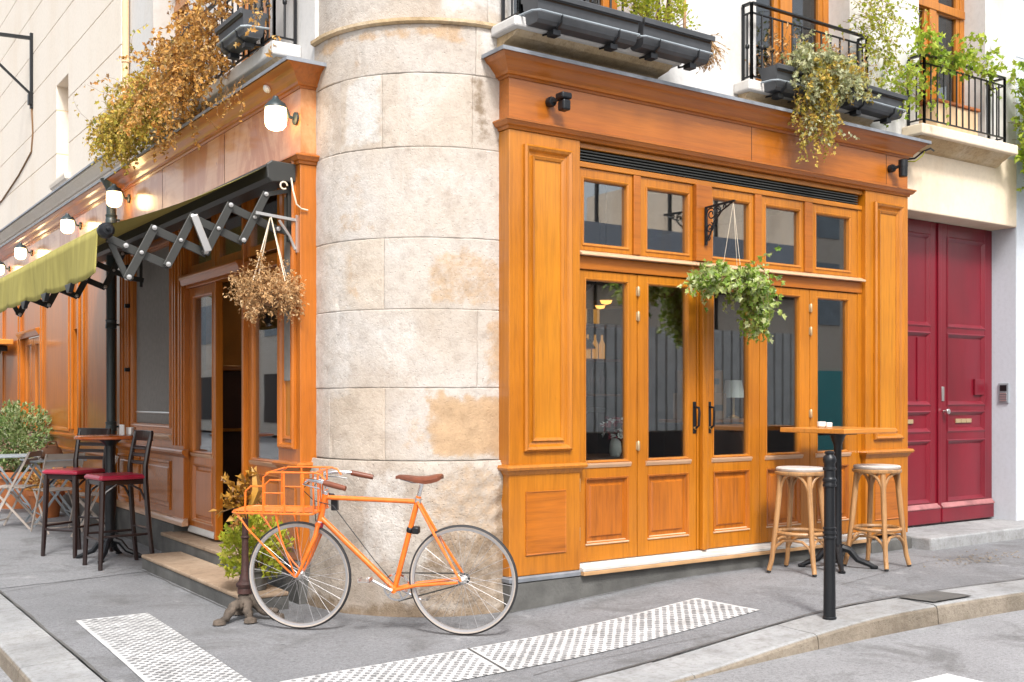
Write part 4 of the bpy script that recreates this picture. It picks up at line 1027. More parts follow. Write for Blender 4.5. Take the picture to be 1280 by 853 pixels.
def bushy(label, cat, loc, rad, n, mat, L, W, kind=1, name='bushy_plant', sq=1, shape=None, stems=10, grp=None, parts='foliage', clump=2.2):
    t = thing(name, label, cat, loc, 0, grp); lf, st = MB(), MB(); c = Vector(loc); cnt = 0
    while cnt < n:
        d = rv(); r = rnd.random()**.4
        p = Vector((d.x*rad[0]*r, d.y*rad[1]*r, d.z*rad[2]*r))
        if noise.noise(p*clump/max(rad)+c) < -.12: continue
        if shape and not shape(p): continue
        o = d+Vector((0,0,.35))+rv()*.8; k = rnd.uniform(.6, 1.25)
        lf.leaf(c+p, o, rv()+d, L*k, W*k, rnd.uniform(.05,.5), kind); cnt += 1
    for i in range(stems):
        d = rv(); q = Vector((d.x*rad[0], d.y*rad[1], abs(d.z)*rad[2]*.9))*.85
        b = c+Vector((0, 0, -rad[2]*.9)); st.tube([b, b.lerp(c+q, .5)+rv()*.02, c+q], [.006, .004, .002], 5)
    lf.build(parts, M[mat], t, recalc=False)
    if stems: st.build('stems', M['stem'], t, recalc=False)
    return t
# lime plant in the second window box
t = bushy('lime green bushy plant growing in the window box above the wooden fascia', 'plant', (2.13, -.22, 4.13), (.36, .13, .17), 900, 'leaf_lime', .035, .022, 0, stems=16)
lf = MB(); 
for i in range(70):
    b = Vector((2.53, -.23, 4.0)); d = Vector((rnd.uniform(.1,1), rnd.uniform(-.6,.3), rnd.uniform(-1,.4))).normalized(); pts = [b]
    for k in range(5): d = (d+Vector((0,0,-.35))+rv()*.35).normalized(); pts.append(pts[-1]+d*rnd.uniform(.02,.05))
    lf.tube(pts, [.005,.004,.003,.003,.002,.001], 4)
    for p in pts[2:]: lf.leaf(p, d+rv()*.6, rv(), .035, .010, .2)
lf.build('straw_tuft', M['leaf_straw'], t, recalc=False)
lf = MB(); lf.tube([(2.42,-.17,4.0),(2.425,-.17,4.7)], .012, 6); lf.build('support_cane', M['bent'], t)
# few dry stalks in first box
t = thing('trailing_plant', 'grey-green trailing plant spilling from the middle window box over the cornice', 'plant', (3.85, -.25, 3.95), 0)
a, b, s = MB(), MB(), MB()
for i in range(160):
    u = rnd.uniform(3.45, 4.25)
    drop = max(0, 1-abs(u-3.72)/.45)
    strand(a if rnd.random() < .75 else b, s, (u, rnd.uniform(-.34,-.16), rnd.uniform(3.93, 4.08)), (rnd.uniform(-.6,.4), rnd.uniform(-1,-.1), rnd.uniform(-.1,.8)), rnd.randint(4, 8+int(5*drop)), .036, .22, .42, .040, .030, 1, per=3)
for i in range(70):
    strand(b if rnd.random() < .75 else a, s, (rnd.uniform(3.5, 3.9), rnd.uniform(-.38,-.28), rnd.uniform(3.6, 3.9)), (rnd.uniform(-.7,.25), -.1, -.6), rnd.randint(5, 11), .035, .18, .4, .034, .026, 1, per=2)
a.build('foliage', M['leaf_grey'], t, recalc=False); b.build('yellow_foliage', M['leaf_mix'], t, recalc=False); s.build('stems', M['stem'], t, recalc=False)
t = thing('dry_plant', 'tangle of brown dry stalks standing behind the middle window railing', 'plant', (3.8, 0, 3.9))
a, s = MB(), MB()
for i in range(70): strand(a, s, (rnd.uniform(3.2, 4.45), rnd.uniform(-.06,.08), 3.9), (rnd.uniform(-.3,.3), rnd.uniform(-.2,.2), 1), rnd.randint(7, 13), .04, -.04, .35, .05, .025, 1, .0035, per=1)
a.build('foliage', M['leaf_straw'], t, recalc=False); s.build('stems', M['stem'], t, recalc=False)
t = thing('climbing_plant', 'yellow-green climber hanging down at the right end of the middle window', 'climber', (4.55, -.08, 4.5))
a, s = MB(), MB()
for i in range(42): strand(a, s, (rnd.uniform(4.35, 4.72), rnd.uniform(-.2,.08), rnd.uniform(4.3, 4.95)), (rnd.uniform(-.3,.9), -.3, .1), rnd.randint(6, 15), .045, .2, .42, .036, .026, 1, per=2)
a.build('foliage', M['leaf_lime'], t, recalc=False); s.build('stems', M['stem'], t, recalc=False)
t = thing('ivy', 'bright ivy creeping along the railing above the red door', 'ivy', (5.7, -.17, 4.4))
a, s = MB(), MB()
for i in range(32): strand(a, s, (rnd.uniform(5.0, 6.1), rnd.uniform(-.24,-.05), rnd.uniform(4.36, 4.5)), (rnd.uniform(-1,1), -.2, .3), rnd.randint(4, 8), .05, .06, .4, .065, .055, 1, per=2)
for i in range(26): strand(a, s, (rnd.uniform(4.85, 5.12), rnd.uniform(-.2,.05), rnd.uniform(4.1, 4.45)), (rnd.uniform(-.7,.3), -.2, -.1), rnd.randint(5, 11), .05, .22, .35, .055, .048, 1, per=1)
for i in range(8): strand(a, s, (rnd.uniform(6.0, 6.7), -.15, 4.42), (1, -.1, .5), rnd.randint(5, 9), .06, .04, .4, .065, .055, 1, per=1)
a.build('foliage', M['leaf_ivy'], t, recalc=False); s.build('stems', M['stem'], t, recalc=False)
t = thing('ivy', 'thick green ivy column growing down the white wall right of the red door', 'ivy', (7.2, 0, 4))
a, s = MB(), MB()
for i in range(150): strand(a, s, (rnd.uniform(6.98, 7.9), rnd.uniform(-.15,.1), rnd.uniform(3.75, 4.75)), (rnd.uniform(-.5,.5), -.6, -.1), rnd.randint(5, 10), .05, .25, .4, .065, .055, 1, per=2)
a.build('foliage', M['leaf_ivy'], t, recalc=False); s.build('stems', M['stem'], t, recalc=False)

for nm_, dv in (('trailing_plant', (.14, .13, .05)), ('dry_plant', (.20, .09, .05))): bpy.data.objects[nm_].location += Vector(dv)
for o_ in [x for x in bpy.data.objects if x.get('category') == 'ivy' and x.location.x < 6]: o_.location += Vector((.22, .10, .05))
# ------------------------------------------------------------------ wrought bracket with the hanging green plant
t = thing('wrought_bracket', 'black scrolled iron bracket on the centre post above the folding doors', 'bracket', (2.80, 0, 2.72))
m = MB(); m.box(2.79, 2.81, -.012, 0, 2.58, 2.87); m.bar((2.80, 0, 2.865), (2.80, -.30, 2.875), .014, .014)
def scroll(m, c, r0, turns, a0, plane='yz', x=0, rr=.006):
    pts = []
    for i in range(int(turns*16)+1):
        a = a0+i/16*2*math.pi; r = r0*(1-.75*i/(turns*16)); pts.append((x, c[0]+r*math.cos(a), c[1]+r*math.sin(a)))
    m.tube(pts, rr, 6)
m.tube([(2.80, -.01, 2.61), (2.80, -.05, 2.66), (2.80, -.09, 2.75), (2.80, -.17, 2.82), (2.80, -.27, 2.865)], .007, 6)
for c, r, tn, a in (((-.06, 2.81), .05, 1.6, 0), ((-.045, 2.71), .04, 1.5, 2), ((-.13, 2.83), .03, 1.4, 1), ((-.03, 2.63), .025, 1.3, 0), ((-.20, 2.85), .02, 1.3, 3)): scroll(m, c, r, tn, a, x=2.80, rr=.0055)
m.build('bracket_frame', M['iron'], t)
t = thing('hanging_plant', 'leafy pale green plant hanging from the bracket in front of the folding doors', 'hanging plant', (2.80, -.28, 2.20))
m = MB()
for i in range(3):
    a = i*2.1+.4; m.tube([(2.80, -.285, 2.865), (2.80+.088*math.cos(a), -.285+.088*math.sin(a), 2.32)], .0015, 5)
m.build('cord', M['strap'], t)
m = MB(); m.lathe([(.04, 0), (.06, .015), (.085, .09), (.09, .105), (.08, .105), (.075, .08)], (2.80, -.285, 2.22), 18); m.build('pot', M['stem'], t)
a, s = MB(), MB()
c = Vector((2.80, -.285, 2.30))
HB_ = lambda p: p.y < -.065
for i in range(120):
    an = rnd.uniform(0, 2*math.pi); el = rnd.uniform(-.15, .75)
    d = Vector((math.cos(an)*1.2, math.sin(an)*.8, el))
    strand(a, s, c+Vector((d.x*.06, d.y*.06, rnd.uniform(-.02,.06))), d, rnd.randint(4, 9), .033, .15, .28, .046, .037, 1, per=2, bound=HB_)
for i in range(36):
    strand(a, s, c+Vector((rnd.uniform(.10,.30), rnd.uniform(-.15,.1), -.02)), (rnd.uniform(.0,.35), rnd.uniform(-.3,.3), -.5), rnd.randint(5, 10), .038, .3, .3, .046, .038, 1, per=2, bound=HB_)
for i in range(34):
    strand(a, s, c+Vector((rnd.uniform(-.25,-.1), rnd.uniform(-.15,.1), .0)), (-.9, -.1, rnd.uniform(-.35,.1)), rnd.randint(3, 6), .042, .07, .22, .055, .045, 1, per=2, bound=HB_)
for i in range(16):
    strand(a, s, c+Vector((rnd.uniform(.14,.26), rnd.uniform(-.1,.08), -.15)), (rnd.uniform(-.1,.1), 0, -1), rnd.randint(5, 8), .036, .2, .22, .045, .036, 1, per=2, bound=HB_)
a.build('foliage', M['leaf_green'], t, recalc=False); s.build('stems', M['stem'], t, recalc=False)
# dry hanging basket at the left entrance
t = thing('wall_bracket', 'grey iron wall bracket on the left pilaster holding the dry basket', 'bracket', (0, 1.16, 2.6))
m = MB(); m.bar((-.005, 1.16, 2.665), (-.30, 1.16, 2.69), .02, .02); m.tube([(-.012, 1.16, 2.46), (-.05, 1.16, 2.55), (-.13, 1.16, 2.655)], .010, 8); m.box(-.012, 0, 1.145, 1.175, 2.44, 2.70)
m.build('arm', M['alu'], t)
t = thing('hanging_basket', 'straw-coloured dried-out hanging basket beside the open entrance', 'hanging plant', (-.19, 1.16, 2.15))
m = MB()
for i in range(4):
    an = i*math.pi/2+.3; m.tube([(-.19, 1.16, 2.68), (-.19+.15*math.cos(an), 1.16+.15*math.sin(an), 2.22)], .004, 5)
m.build('cord', M['strap'], t)
m = MB(); m.lathe([(.03, 0), (.07, .02), (.10, .07), (.105, .08), (.095, .08), (.09, .06)], (-.19, 1.16, 2.06), 16); m.build('basket', M['stem'], t)
a, s = MB(), MB(); c = Vector((-.19, 1.16, 2.17))
for i in range(250):
    d = rv(); d.z = d.z*.5+.05
    strand(a, s, c+Vector((d.x*.05, d.y*.05, rnd.uniform(-.04,.04))), Vector((d.x, d.y, d.z)), rnd.randint(5, 9), .030, .06, .42, .026, .012, 0, .0016, per=3, bound=lambda p: p.x < .0 and (p-c).length < .31)
a.build('dry_sprays', M['leaf_straw'], t, recalc=False); s.build('stems', M['leaf_straw'], t, recalc=False)

# ------------------------------------------------------------------ awning
t = thing('awning', 'olive green canvas awning on scissor arms over the left shopfront', 'awning', (-.1, 1.15, 2.95))
V0, V1 = 1.14, 6.45; UF, ZF = -1.29, 2.475
m = MB(); sec = [(.0, 2.93), (-.17, 2.915), (-.20, 2.94), (-.205, 3.03), (-.17, 3.055), (.0, 3.047)]
m.add([(x-.015, v, z) for v in (V0+.03, V1) for x, z in sec], [(i, (i+1) % 6, 6+(i+1) % 6, 6+i) for i in range(6)]+[list(range(6)), list(range(6, 12))])
m.build('cassette', M['grey_metal'], t, bevel=.006)
m = MB(); m.add([(x*1.04-.012, v, (z-2.98)*1.06+2.98) for v in (V0, V0+.028) for x, z in sec], [(i, (i+1) % 6, 6+(i+1) % 6, 6+i) for i in range(6)]+[list(range(6)), list(range(6, 12))])
m.build('cassette_end_cap', M['grey_metal'], t, bevel=.008)
# canvas with sag, as a thin double sheet
m = MB(); NU, NV = 14, 40; up, dn = [], []
for th, arr in ((0, up), (-.006, dn)):
    for i in range(NU+1):
        for j in range(NV+1):
            a = i/NU; v = V0+.03+(V1-V0-.04)*j/NV
            z = 3.035+(ZF+.035-3.035)*a-.03*math.sin(math.pi*a)-.006*math.sin(v*7)*math.sin(math.pi*a)
            arr.append((-.19+(UF+.19)*a, v, z+th))
k = NV+1; n = len(up)
fs = [(i*k+j, i*k+j+1, (i+1)*k+j+1, (i+1)*k+j) for i in range(NU) for j in range(NV)]
m.add(up+dn, fs+[tuple(q+n for q in f[::-1]) for f in fs], True); m.build('canvas', M['olive'], t, recalc=False)
m = MB(); m.tube([(UF, V0-.02, ZF), (UF, V1, ZF)], .042, 14); m.build('front_roller', M['olive'], t)
m = MB(); m.lathe([(.0, -.05), (.03, -.048), (.047, -.03), (.05, 0), (.05, .03), (.043, .03)], (UF, V0-.02, ZF), 16, (0,1,0)); m.lathe([(.013,0),(.013,.02),(0,.022)], (UF, V0-.065, ZF+.005), 10, (0,-1,0)); m.build('roller_end_cap', M['iron'], t)
m = MB(); vs = []; NV = 150; NZ = 7
for j in range(NV+1):
    v = V0+.01+(V1-V0)*j/NV; sc_ = abs(math.sin((v-V0)*math.pi/.78)); drop = .27+.03*sc_**.7
    for i in range(NZ+1):
        a = i/NZ; vs.append((UF-.040-.012*math.sin(v*5.3)*a-.03*a*math.sin(v*1.7)*.5-.004*math.sin(v*17)*a, v, ZF+.01-drop*a))
m.add(vs, [(j*(NZ+1)+i, j*(NZ+1)+i+1, (j+1)*(NZ+1)+i+1, (j+1)*(NZ+1)+i) for j in range(NV) for i in range(NZ)], True); o = m.build('valance', M['olive'], t, recalc=False)
sf = o.modifiers.new('thickness', 'SOLIDIFY'); sf.thickness = .004
for v in (1.95, 2.75, 3.55):
    m = MB(); m.add([(UF-.05, v-.10, ZF-.265), (UF-.05, v+.10, ZF-.265), (UF-.05, v+.03, ZF-.325), (UF-.05, v-.03, ZF-.325), (UF-.02, v-.10, ZF-.265), (UF-.02, v+.10, ZF-.265), (UF-.02, v+.03, ZF-.325), (UF-.02, v-.03, ZF-.325)], [(0,1,2,3),(4,7,6,5),(0,4,5,1),(1,5,6,2),(2,6,7,3),(3,7,4,0)])
    m.build('valance_clip', M['iron'], t, bevel=.004)
# scissor lattice arm (two sets)
def scissor(v):
    C0, dC, st_, sh_ = (-.291, 2.664), (-.2535, -.100), (-.083, -.165), (-.171, .064)
    ends = set()
    for i in range(4):
        c = (C0[0]+dC[0]*i, C0[1]+dC[1]*i)
        for h, dv in ((st_, -.016), (sh_, .016)):
            k = .55 if (i == 3 and h is sh_) else 1
            p, q = (c[0]-h[0], c[1]-h[1]), (c[0]+h[0]*k, c[1]+h[1]*k)
            m = MB(); m.bar((p[0]-h[0]*.08*-1*-1, v+dv, p[1]-h[1]*.08), (q[0]+h[0]*.08, v+dv, q[1]+h[1]*.08), .016, .056); m.build('lattice_bar', M['grey_metal'], t, bevel=.004)
            ends |= {(round(p[0], 2), round(p[1], 2)), (round(q[0], 2), round(q[1], 2))}
        m = MB(); m.lathe([(0,-.034), (.013,-.032), (.013,.032), (0,.034)], (c[0], v, c[1]), 10, (0,1,0)); m.build('pivot', M['alu'], t)
    for p in sorted(ends):
        m = MB(); m.lathe([(0,-.036), (.016,-.034), (.016,.034), (0,.036)], (p[0], v, p[1]), 10, (0,1,0)); m.build('pivot', M['alu'], t)
    m = MB(); m.bar((-.005, v, 2.585), (-.12, v, 2.60), .035, .045); m.bar((-.03, v, 2.52), (-.03, v, 2.93), .03, .03); m.bar((-.03, v, 2.88), (-.21, v, 2.83), .025, .03)
    m.build('wall_mount', M['grey_metal'], t)
    e = (C0[0]+dC[0]*3, C0[1]+dC[1]*3); m = MB(); m.bar((e[0]+sh_[0]*.55, v, e[1]+sh_[1]*.55), (UF+.03, v, ZF-.03), .03, .05); m.bar((e[0]+st_[0], v, e[1]+st_[1]), (UF+.05, v, ZF-.06), .022, .04); m.build('front_link', M['grey_metal'], t, bevel=.005)
scissor(1.22); scissor(4.9)
m = MB(); m.bar((-.72, 1.17, 2.635), (-.622, 1.17, 2.40), .022, .05); m.build('tension_strut', M['alu'], t, bevel=.006)
m = MB(); m.tube([(-.07, 1.09, 2.94), (-.065, 1.07, 2.85), (-.04, 1.07, 2.76), (-.0, 1.08, 2.735), (.05, 1.085, 2.73)], .006, 6); pts = [(-.12+.025*math.cos(a*.6), 1.10, 2.885+.025*math.sin(a*.6)) for a in range(10)]; m.tube(pts, .006, 6)
m.build('cord_loop', M['strap'], t)

# ------------------------------------------------------------------ wall lanterns on the left fascia
def lantern(v, z, label):
    t = thing('wall_lantern', label, 'wall lamp', (0, v, z), 0, 'opal wall lanterns along the left fascia')
    u = -.15
    m = MB(); m.lathe([(.045, 0), (.045, .012), (.03, .018), (.016, .02)], (0, v, z+.0), 16, (-1,0,0)); m.tube([(-.015, v, z), (-.05, v, z+.005), (-.07, v, z+.05), (-.09, v, z+.085), (u, v, z+.095)], .012, 8); m.build('arm', M['pipe'], t)
    m = MB(); m.lathe([(.0, .135), (.018, .132), (.024, .115), (.055, .088), (.078, .062), (.08, .05), (.066, .05)], (u, v, z), 20); m.build('cap', M['pipe'], t)
    m = MB(); m.lathe([(.070, .05), (.074, .03), (.076, -.03), (.070, -.07), (.052, -.092), (.025, -.102), (0, -.104)], (u, v, z), 20); m.build('opal_globe', M['bulb'], t)
lantern(1.17, 3.375, 'lit opal wall lantern nearest the stone corner, above the awning end')
lantern(5.42, 3.47, 'lit opal wall lantern beside the drainpipe top')
lantern(7.52, 3.47, 'lit opal wall lantern just left of the one by the drainpipe')
lantern(10.42, 3.475, 'lit opal wall lantern above the awning front edge, fourth from the stone corner')
lantern(12.15, 3.42, 'lit opal wall lantern farthest from the stone corner, cut by the photo edge')
# spotlights on the right fascia
def spot(u, label, down):
    t = thing('spotlight', label, 'spotlight', (u, 0, 3.43), 0, 'small black spotlights on the right fascia')
    m = MB(); m.lathe([(.034, 0), (.036, .03), (.03, .045), (.014, .048)], (u, 0, 3.43), 16, (0,-1,0)); m.tube([(u, -.04, 3.43), (u+.02, -.085, 3.44)], .014, 8); m.build('mount', M['iron'], t)
    if down: m = MB(); m.box(u-.005, u+.08, -.155, -.07, 3.43, 3.475); m.box(u+.008, u+.072, -.15, -.08, 3.355, 3.428); m.build('lamp_head', M['iron'], t, bevel=.012)
    else: m = MB(); m.lathe([(0, -.085), (.03, -.085), (.036, -.08), (.038, 0), (.04, .002), (.04, .06), (.03, .066), (0, .066)], (u+.035, -.11, 3.43), 18); m.build('lamp_head', M['iron'], t)
spot(1.33, 'square black spotlight at the corner end of the right fascia', True)
spot(5.03, 'round black spotlight at the red-door end of the right fascia', False)
# drainpipe
t = thing('drainpipe', 'dark blue-green drainpipe between the two left shopfronts', 'pipe', (-.085, 5.80, 0))
m = MB(); m.tube([(-.085, 5.80, -.05), (-.085, 5.80, 3.62)], .047, 16); m.build('pipe', M['pipe'], t)
m = MB()
for z in (1.13, 2.2, 3.3): m.lathe([(.047, -.045), (.057, -.04), (.057, .0), (.053, .005), (.053, .03), (.057, .035), (.057, .05), (.047, .055)], (-.085, 5.80, z), 16); m.box(-.09, 0, 5.785, 5.815, z-.01, z+.01)
m.build('pipe_collar', M['pipe'], t)
m = MB(); m.lathe([(.054, 0), (.06, .03), (.10, .10), (.11, .12), (.10, .12)], (-.085, 5.80, 3.6), 14); m.build('hopper', M['pipe'], t)
# sign arm high on the cream wall
t = thing('sign_arm', 'black iron sign arm with diagonal stay on the cream wall', 'bracket', (.045, 10.6, 6))
m = MB(); m.bar((.03, 10.6, 5.55), (.03, 10.6, 6.62), .05, .05); m.bar((.03, 10.6, 6.55), (-.9, 10.6, 6.50), .045, .045); m.bar((.02, 10.6, 5.75), (-.8, 10.6, 6.47), .03, .03); m.box(-.02, .03, 10.56, 10.64, 5.6, 5.75)
m.build('arm_frame', M['iron'], t)
t = thing('wall_cable', 'thin cable looping down the cream wall from the sign arm', 'cable', (.04, 10.6, 5))
m = MB(); m.tube([(.03, 10.6, 5.55), (.035, 10.55, 5.2), (.035, 10.65, 4.95), (.036, 11.6, 4.78), (.036, 13.0, 4.62), (.036, 16, 4.5)], .012, 6); m.build('cable', M['stem'], t)
# orange board canopy at the far left
t = thing('board_canopy', 'flat orange canopy board on dark bracket at the far left shopfront', 'canopy', (-.3, 12.6, 2.25))
m = MB(); m.box(-.62, -.02, 11.7, 14.5, 2.24, 2.32); m.build('board', M['table_top'], t, bevel=.01)
m = MB(); m.box(-.42, -.05, 12.0, 12.08, 2.15, 2.238); m.box(-.3, -.05, 12.6, 13.2, 2.12, 2.238); m.build('bracket', M['iron'], t, bevel=.02)
t = thing('storage_box', 'tan wooden box standing behind the railing above the red door', 'box', (6.0, 0, 3.802))
m = MB(); m.box(5.72, 6.38, -.10, .10, 3.803, 4.08); m.build('box_body', M['tan_wall'], t, bevel=.008)
m = MB(); m.box(5.70, 6.40, -.12, .11, 4.082, 4.11); m.build('box_lid', M['terra'], t, bevel=.006)
t = thing('wall_cable', 'black and yellow cable poking out at the red-door end of the right cornice', 'cable', (5.36, 0, 3.6))
m = MB(); m.tube([(5.30, .08, 3.56), (5.36, -.02, 3.56), (5.42, -.06, 3.62), (5.50, -.08, 3.655), (5.58, -.06, 3.65)], .009, 6); m.build('cable', M['iron'], t)
m = MB(); m.tube([(5.30, .06, 3.54), (5.35, -.03, 3.53), (5.40, -.07, 3.58), (5.43, -.07, 3.62)], .006, 6); m.build('earth_wire', M['leaf_lime'], t)
t = thing('corner_strip', 'thin tan vertical strip added where the white and cream upper walls meet', 'pipe', (.06, 5.86, 4))  # rounded tan strip added over the neighbour wall's return face
m = MB(); m.tube([(.075, 5.84, 3.78), (.075, 5.84, 6.55)], .035, 12); m.build('strip_run', M['tan_wall'], t); m = MB(); m.lathe([(.035, -.02), (.045, -.015), (.045, .015), (.035, .02)], (.075, 5.84, 5.0), 12); m.build('strip_band', M['tan_wall'], t)
bpy.data.objects['storage_box'].location += Vector((.05, .14, .064))
# intercom
t = thing('intercom', 'grey intercom panel on the white wall right of the red door', 'intercom', (DR1, .25, 1.45))
m = MB(); m.box(DR1-.012, DR1+.0, .19, .30, 1.38, 1.58); m.build('plate', M['zinc'], t, bevel=.004)
m = MB(); m.box(DR1-.016, DR1-.0125, .21, .28, 1.50, 1.56); m.build('speaker_grille', M['iron'], t)
m = MB()
for i in range(4): m.box(DR1-.018, DR1-.0125, .21, .28, 1.40+i*.023, 1.412+i*.023)
m.build('button_row', M['alu'], t)
# smoke detector-like knob under left cornice
t = thing('cornice_sensor', 'small white round sensor on the left cornice above the first lantern', 'sensor', (-.1, 1.42, 3.66))
m = MB(); m.lathe([(.03, 0), (.032, .015), (.02, .028), (0, .03)], (-.075, 1.5, 3.655), 14, (-.8,0,-.6)); m.build('sensor_dome', M['white'], t)

# ------------------------------------------------------------------ furniture
def place(t, x, y, z, rz=0):
    t.location = (x, y, z); t.rotation_euler = (0, 0, rz); return t
def cast_foot(m, r, n=4, h=.11):
    for i in range(n):
        a = i*2*math.pi/n+math.pi/4; c, s_ = math.cos(a), math.sin(a)
        m.tube([(c*.03, s_*.03, h+.05), (c*.09, s_*.09, h+.03), (c*r*.55, s_*r*.55, h*.62), (c*r*.85, s_*r*.85, .035), (c*r, s_*r, .014), (c*(r+.03), s_*(r+.03), .012)], [.03, .028, .024, .02, .017, .010], 8)
        m.lathe([(.028, 0), (.03, .012), (.018, .02)], (c*r, s_*r, 0), 10)
# right bar table
t = thing('bar_table', 'square orange-topped bar table on iron pedestal behind the bollard', 'table')
m = MB(); m.box(-.31, .31, -.31, .31, 1.055, 1.092); m.build('tabletop', M['table_top'], t, bevel=.006)
m = MB(); m.lathe([(.0, .10), (.045, .10), (.04, .16), (.032, .2), (.030, .95), (.04, .98), (.055, 1.02), (.075, 1.054)], (0,0,0), 16); m.box(-.2, .2, -.03, .03, 1.035, 1.054); m.build('pedestal', M['iron'], t)
m = MB(); cast_foot(m, .27); m.build('cast_base', M['iron'], t)
TBR = (3.83, -.40); place(t, *TBR, gnd(*TBR)+.005)
ZT = gnd(*TBR)+.005+1.092
t = thing('condiment_pot', 'small white ceramic pots standing on the orange bar table', 'pot', (TBR[0]-.07, TBR[1]+.1, ZT))
m = MB(); m.lathe([(.022, 0), (.032, .01), (.034, .045), (.03, .045), (.026, .012)], (TBR[0]-.07, TBR[1]+.1, ZT+.001), 14); m.build('pot_body', M['white'], t)
m = MB(); m.lathe([(.02, 0), (.026, .006), (.027, .035), (.02, .038), (0, .038)], (TBR[0]+.0, TBR[1]+.085, ZT+.001), 14); m.build('sugar_cup', M['white'], t)
# bentwood bar stools
def make_stool():
    t = thing('bar_stool', None, 'bar stool')
    H = .795
    m = MB(); m.lathe([(0, H-.030), (.17, H-.030), (.178, H-.022), (.180, H-.008), (.172, H), (.10, H-.002), (0, H-.004)], (0,0,0), 32); m.build('seat', M['cane'], t)
    m = MB(); m.lathe([(.165, H-.055), (.184, H-.055), (.188, H-.046), (.188, H-.034), (.183, H-.029), (.165, H-.029)], (0,0,0), 32); m.build('seat_ring', M['bent'], t)
    L = lambda i, z: (lambda a, r: Vector((r*math.cos(a), r*math.sin(a), z)))(math.pi/4+i*math.pi/2, .155+.085*(1-z/H)**1.3)
    for i in range(4):
        m = MB(); pts = [L(i, H-.03-(H-.045)*k/9) for k in range(10)]; pts[-1] = pts[-1]*1.0+Vector((pts[-1].x*.05, pts[-1].y*.05, 0))
        m.tube(pts, [.020, .021, .0215, .0215, .021, .020, .0195, .019, .0185, .0185], 10); o = m.build('leg', M['bent'], t)
        m = MB(); e = pts[-1]; m.lathe([(.0165, 0), (.0165, .008), (.014, .012)], (e.x, e.y, e.z-.012), 10); m.build('foot_tip', M['iron'], o)
    for i in range(4):
        a0 = L(i, .575); a1 = L(i+1, .575); top = (L(i, H-.05)+L(i+1, H-.05))/2*1.5
        m = MB(); ar = []
        for q in range(13):
            w_ = q/12; cp = L(i, .55).lerp(L(i+1, .55), w_); bul = math.sin(math.pi*w_); md = Vector((cp.x, cp.y, 0)); md = md.normalized()*(md.length*(1-bul)+.168*bul)
            ar.append((md.x, md.y, .55+.195*bul**.55))
        m.tube(ar, .0115, 8); m.build('bent_brace', M['bent'], t)
        b0 = L(i, .13); b1 = L(i+1, .13); tp = (L(i, .25)+L(i+1, .25))/2
        m = MB(); m.tube([b0, L(i, .19).lerp(tp, .15), L(i, .235).lerp(tp, .5), tp, L(i+1, .235).lerp(tp, .5), L(i+1, .19).lerp(tp, .15), b1], .0115, 8); m.build('lower_brace', M['bent'], t)
    m = MB(); m.tube([Vector((.175*math.cos(a*math.pi/16), .175*math.sin(a*math.pi/16), .30)) for a in range(32)], .0145, 8, closed=True); m.tube([L(0, .30), L(2, .30)], .006, 6) if 0 else None
    m.build('foot_ring', M['bent'], t)
    return t
st0 = make_stool(); st1 = copy_tree(st0)
tag(st0, 'pale bentwood bar stool left of the black bollard', 'bar stool', 'bentwood stools at the right bar table'); tag(st1, 'pale bentwood bar stool right of the black bollard, before the right pilaster', 'bar stool', 'bentwood stools at the right bar table')
place(st0, 3.44, -.36, gnd(3.44, -.36)+.006, R(20)); place(st1, 4.14, -.53, gnd(4.14, -.53)+.006, R(8))
# bollard
t = thing('bollard', 'black iron ringed bollard standing on the right kerb', 'bollard')
pr = [(.042, -.05), (.042, .008), (.0375, .012), (.037, .04), (.0345, .34), (.034, .485), (.040, .488), (.041, .497), (.036, .502), (.036, .512), (.042, .516), (.042, .528), (.036, .532), (.0355, .54), (.040, .545), (.040, .553), (.0335, .558),
      (.0325, .80), (.040, .803), (.042, .812), (.038, .820), (.038, .832), (.042, .836), (.042, .848), (.036, .853), (.034, .862), (.034, .90), (.040, .905), (.041, .915), (.035, .92), (.033, .94), (.038, .95), (.041, .965), (.036, .985), (.026, .995), (.024, 1.0)]
m = MB(); m.lathe(pr, (0,0,0), 24); m.build('post', M['iron'], t)
m = MB(); m.lathe([(.024, 1.0), (.030, 1.004), (.031, 1.012), (.022, 1.02), (0, 1.022)], (0,0,0), 20); m.build('cap', M['iron'], t)
place(t, 2.30, -1.56, gnd(2.3, -1.56))
# left round bar table
t = thing('bar_table', 'round red-topped bar table on black pedestal between two dark bar chairs', 'table')
m = MB(); m.lathe([(0, 1.06), (.285, 1.06), (.30, 1.068), (.30, 1.084), (.29, 1.092), (0, 1.092)], (0,0,0), 40); m.build('tabletop', M['table_red'], t)
m = MB(); m.lathe([(0, .10), (.05, .10), (.045, .16), (.042, .35), (.055, .5), (.06, .62), (.05, .7), (.042, .75), (.042, 1.0), (.07, 1.03), (.11, 1.06)], (0,0,0), 18); m.build('pedestal', M['iron'], t)
m = MB(); cast_foot(m, .27); m.build('cast_base', M['iron'], t)
TBL = (-.53, 4.06); place(t, *TBL, 0.004, R(15))
t = thing('salt_pot', 'small steel pot standing on the round red bar table', 'pot', (TBL[0]+.17, TBL[1]-.04, 1.096))
m = MB(); m.lathe([(.03, 0), (.04, .005), (.042, .07), (.036, .07), (.034, .01)], (TBL[0]+.17, TBL[1]-.04, 1.097), 14); m.build('pot_body', M['alu'], t)
t = thing('menu_holder', 'small white card holder on the round red bar table', 'card holder', (TBL[0]+.05, TBL[1]+.05, 1.096))
m = MB(); m.box(TBL[0]+.10, TBL[0]+.12, TBL[1]-.02, TBL[1]+.08, 1.097, 1.19); m.build('card', M['white'], t, bevel=.002)
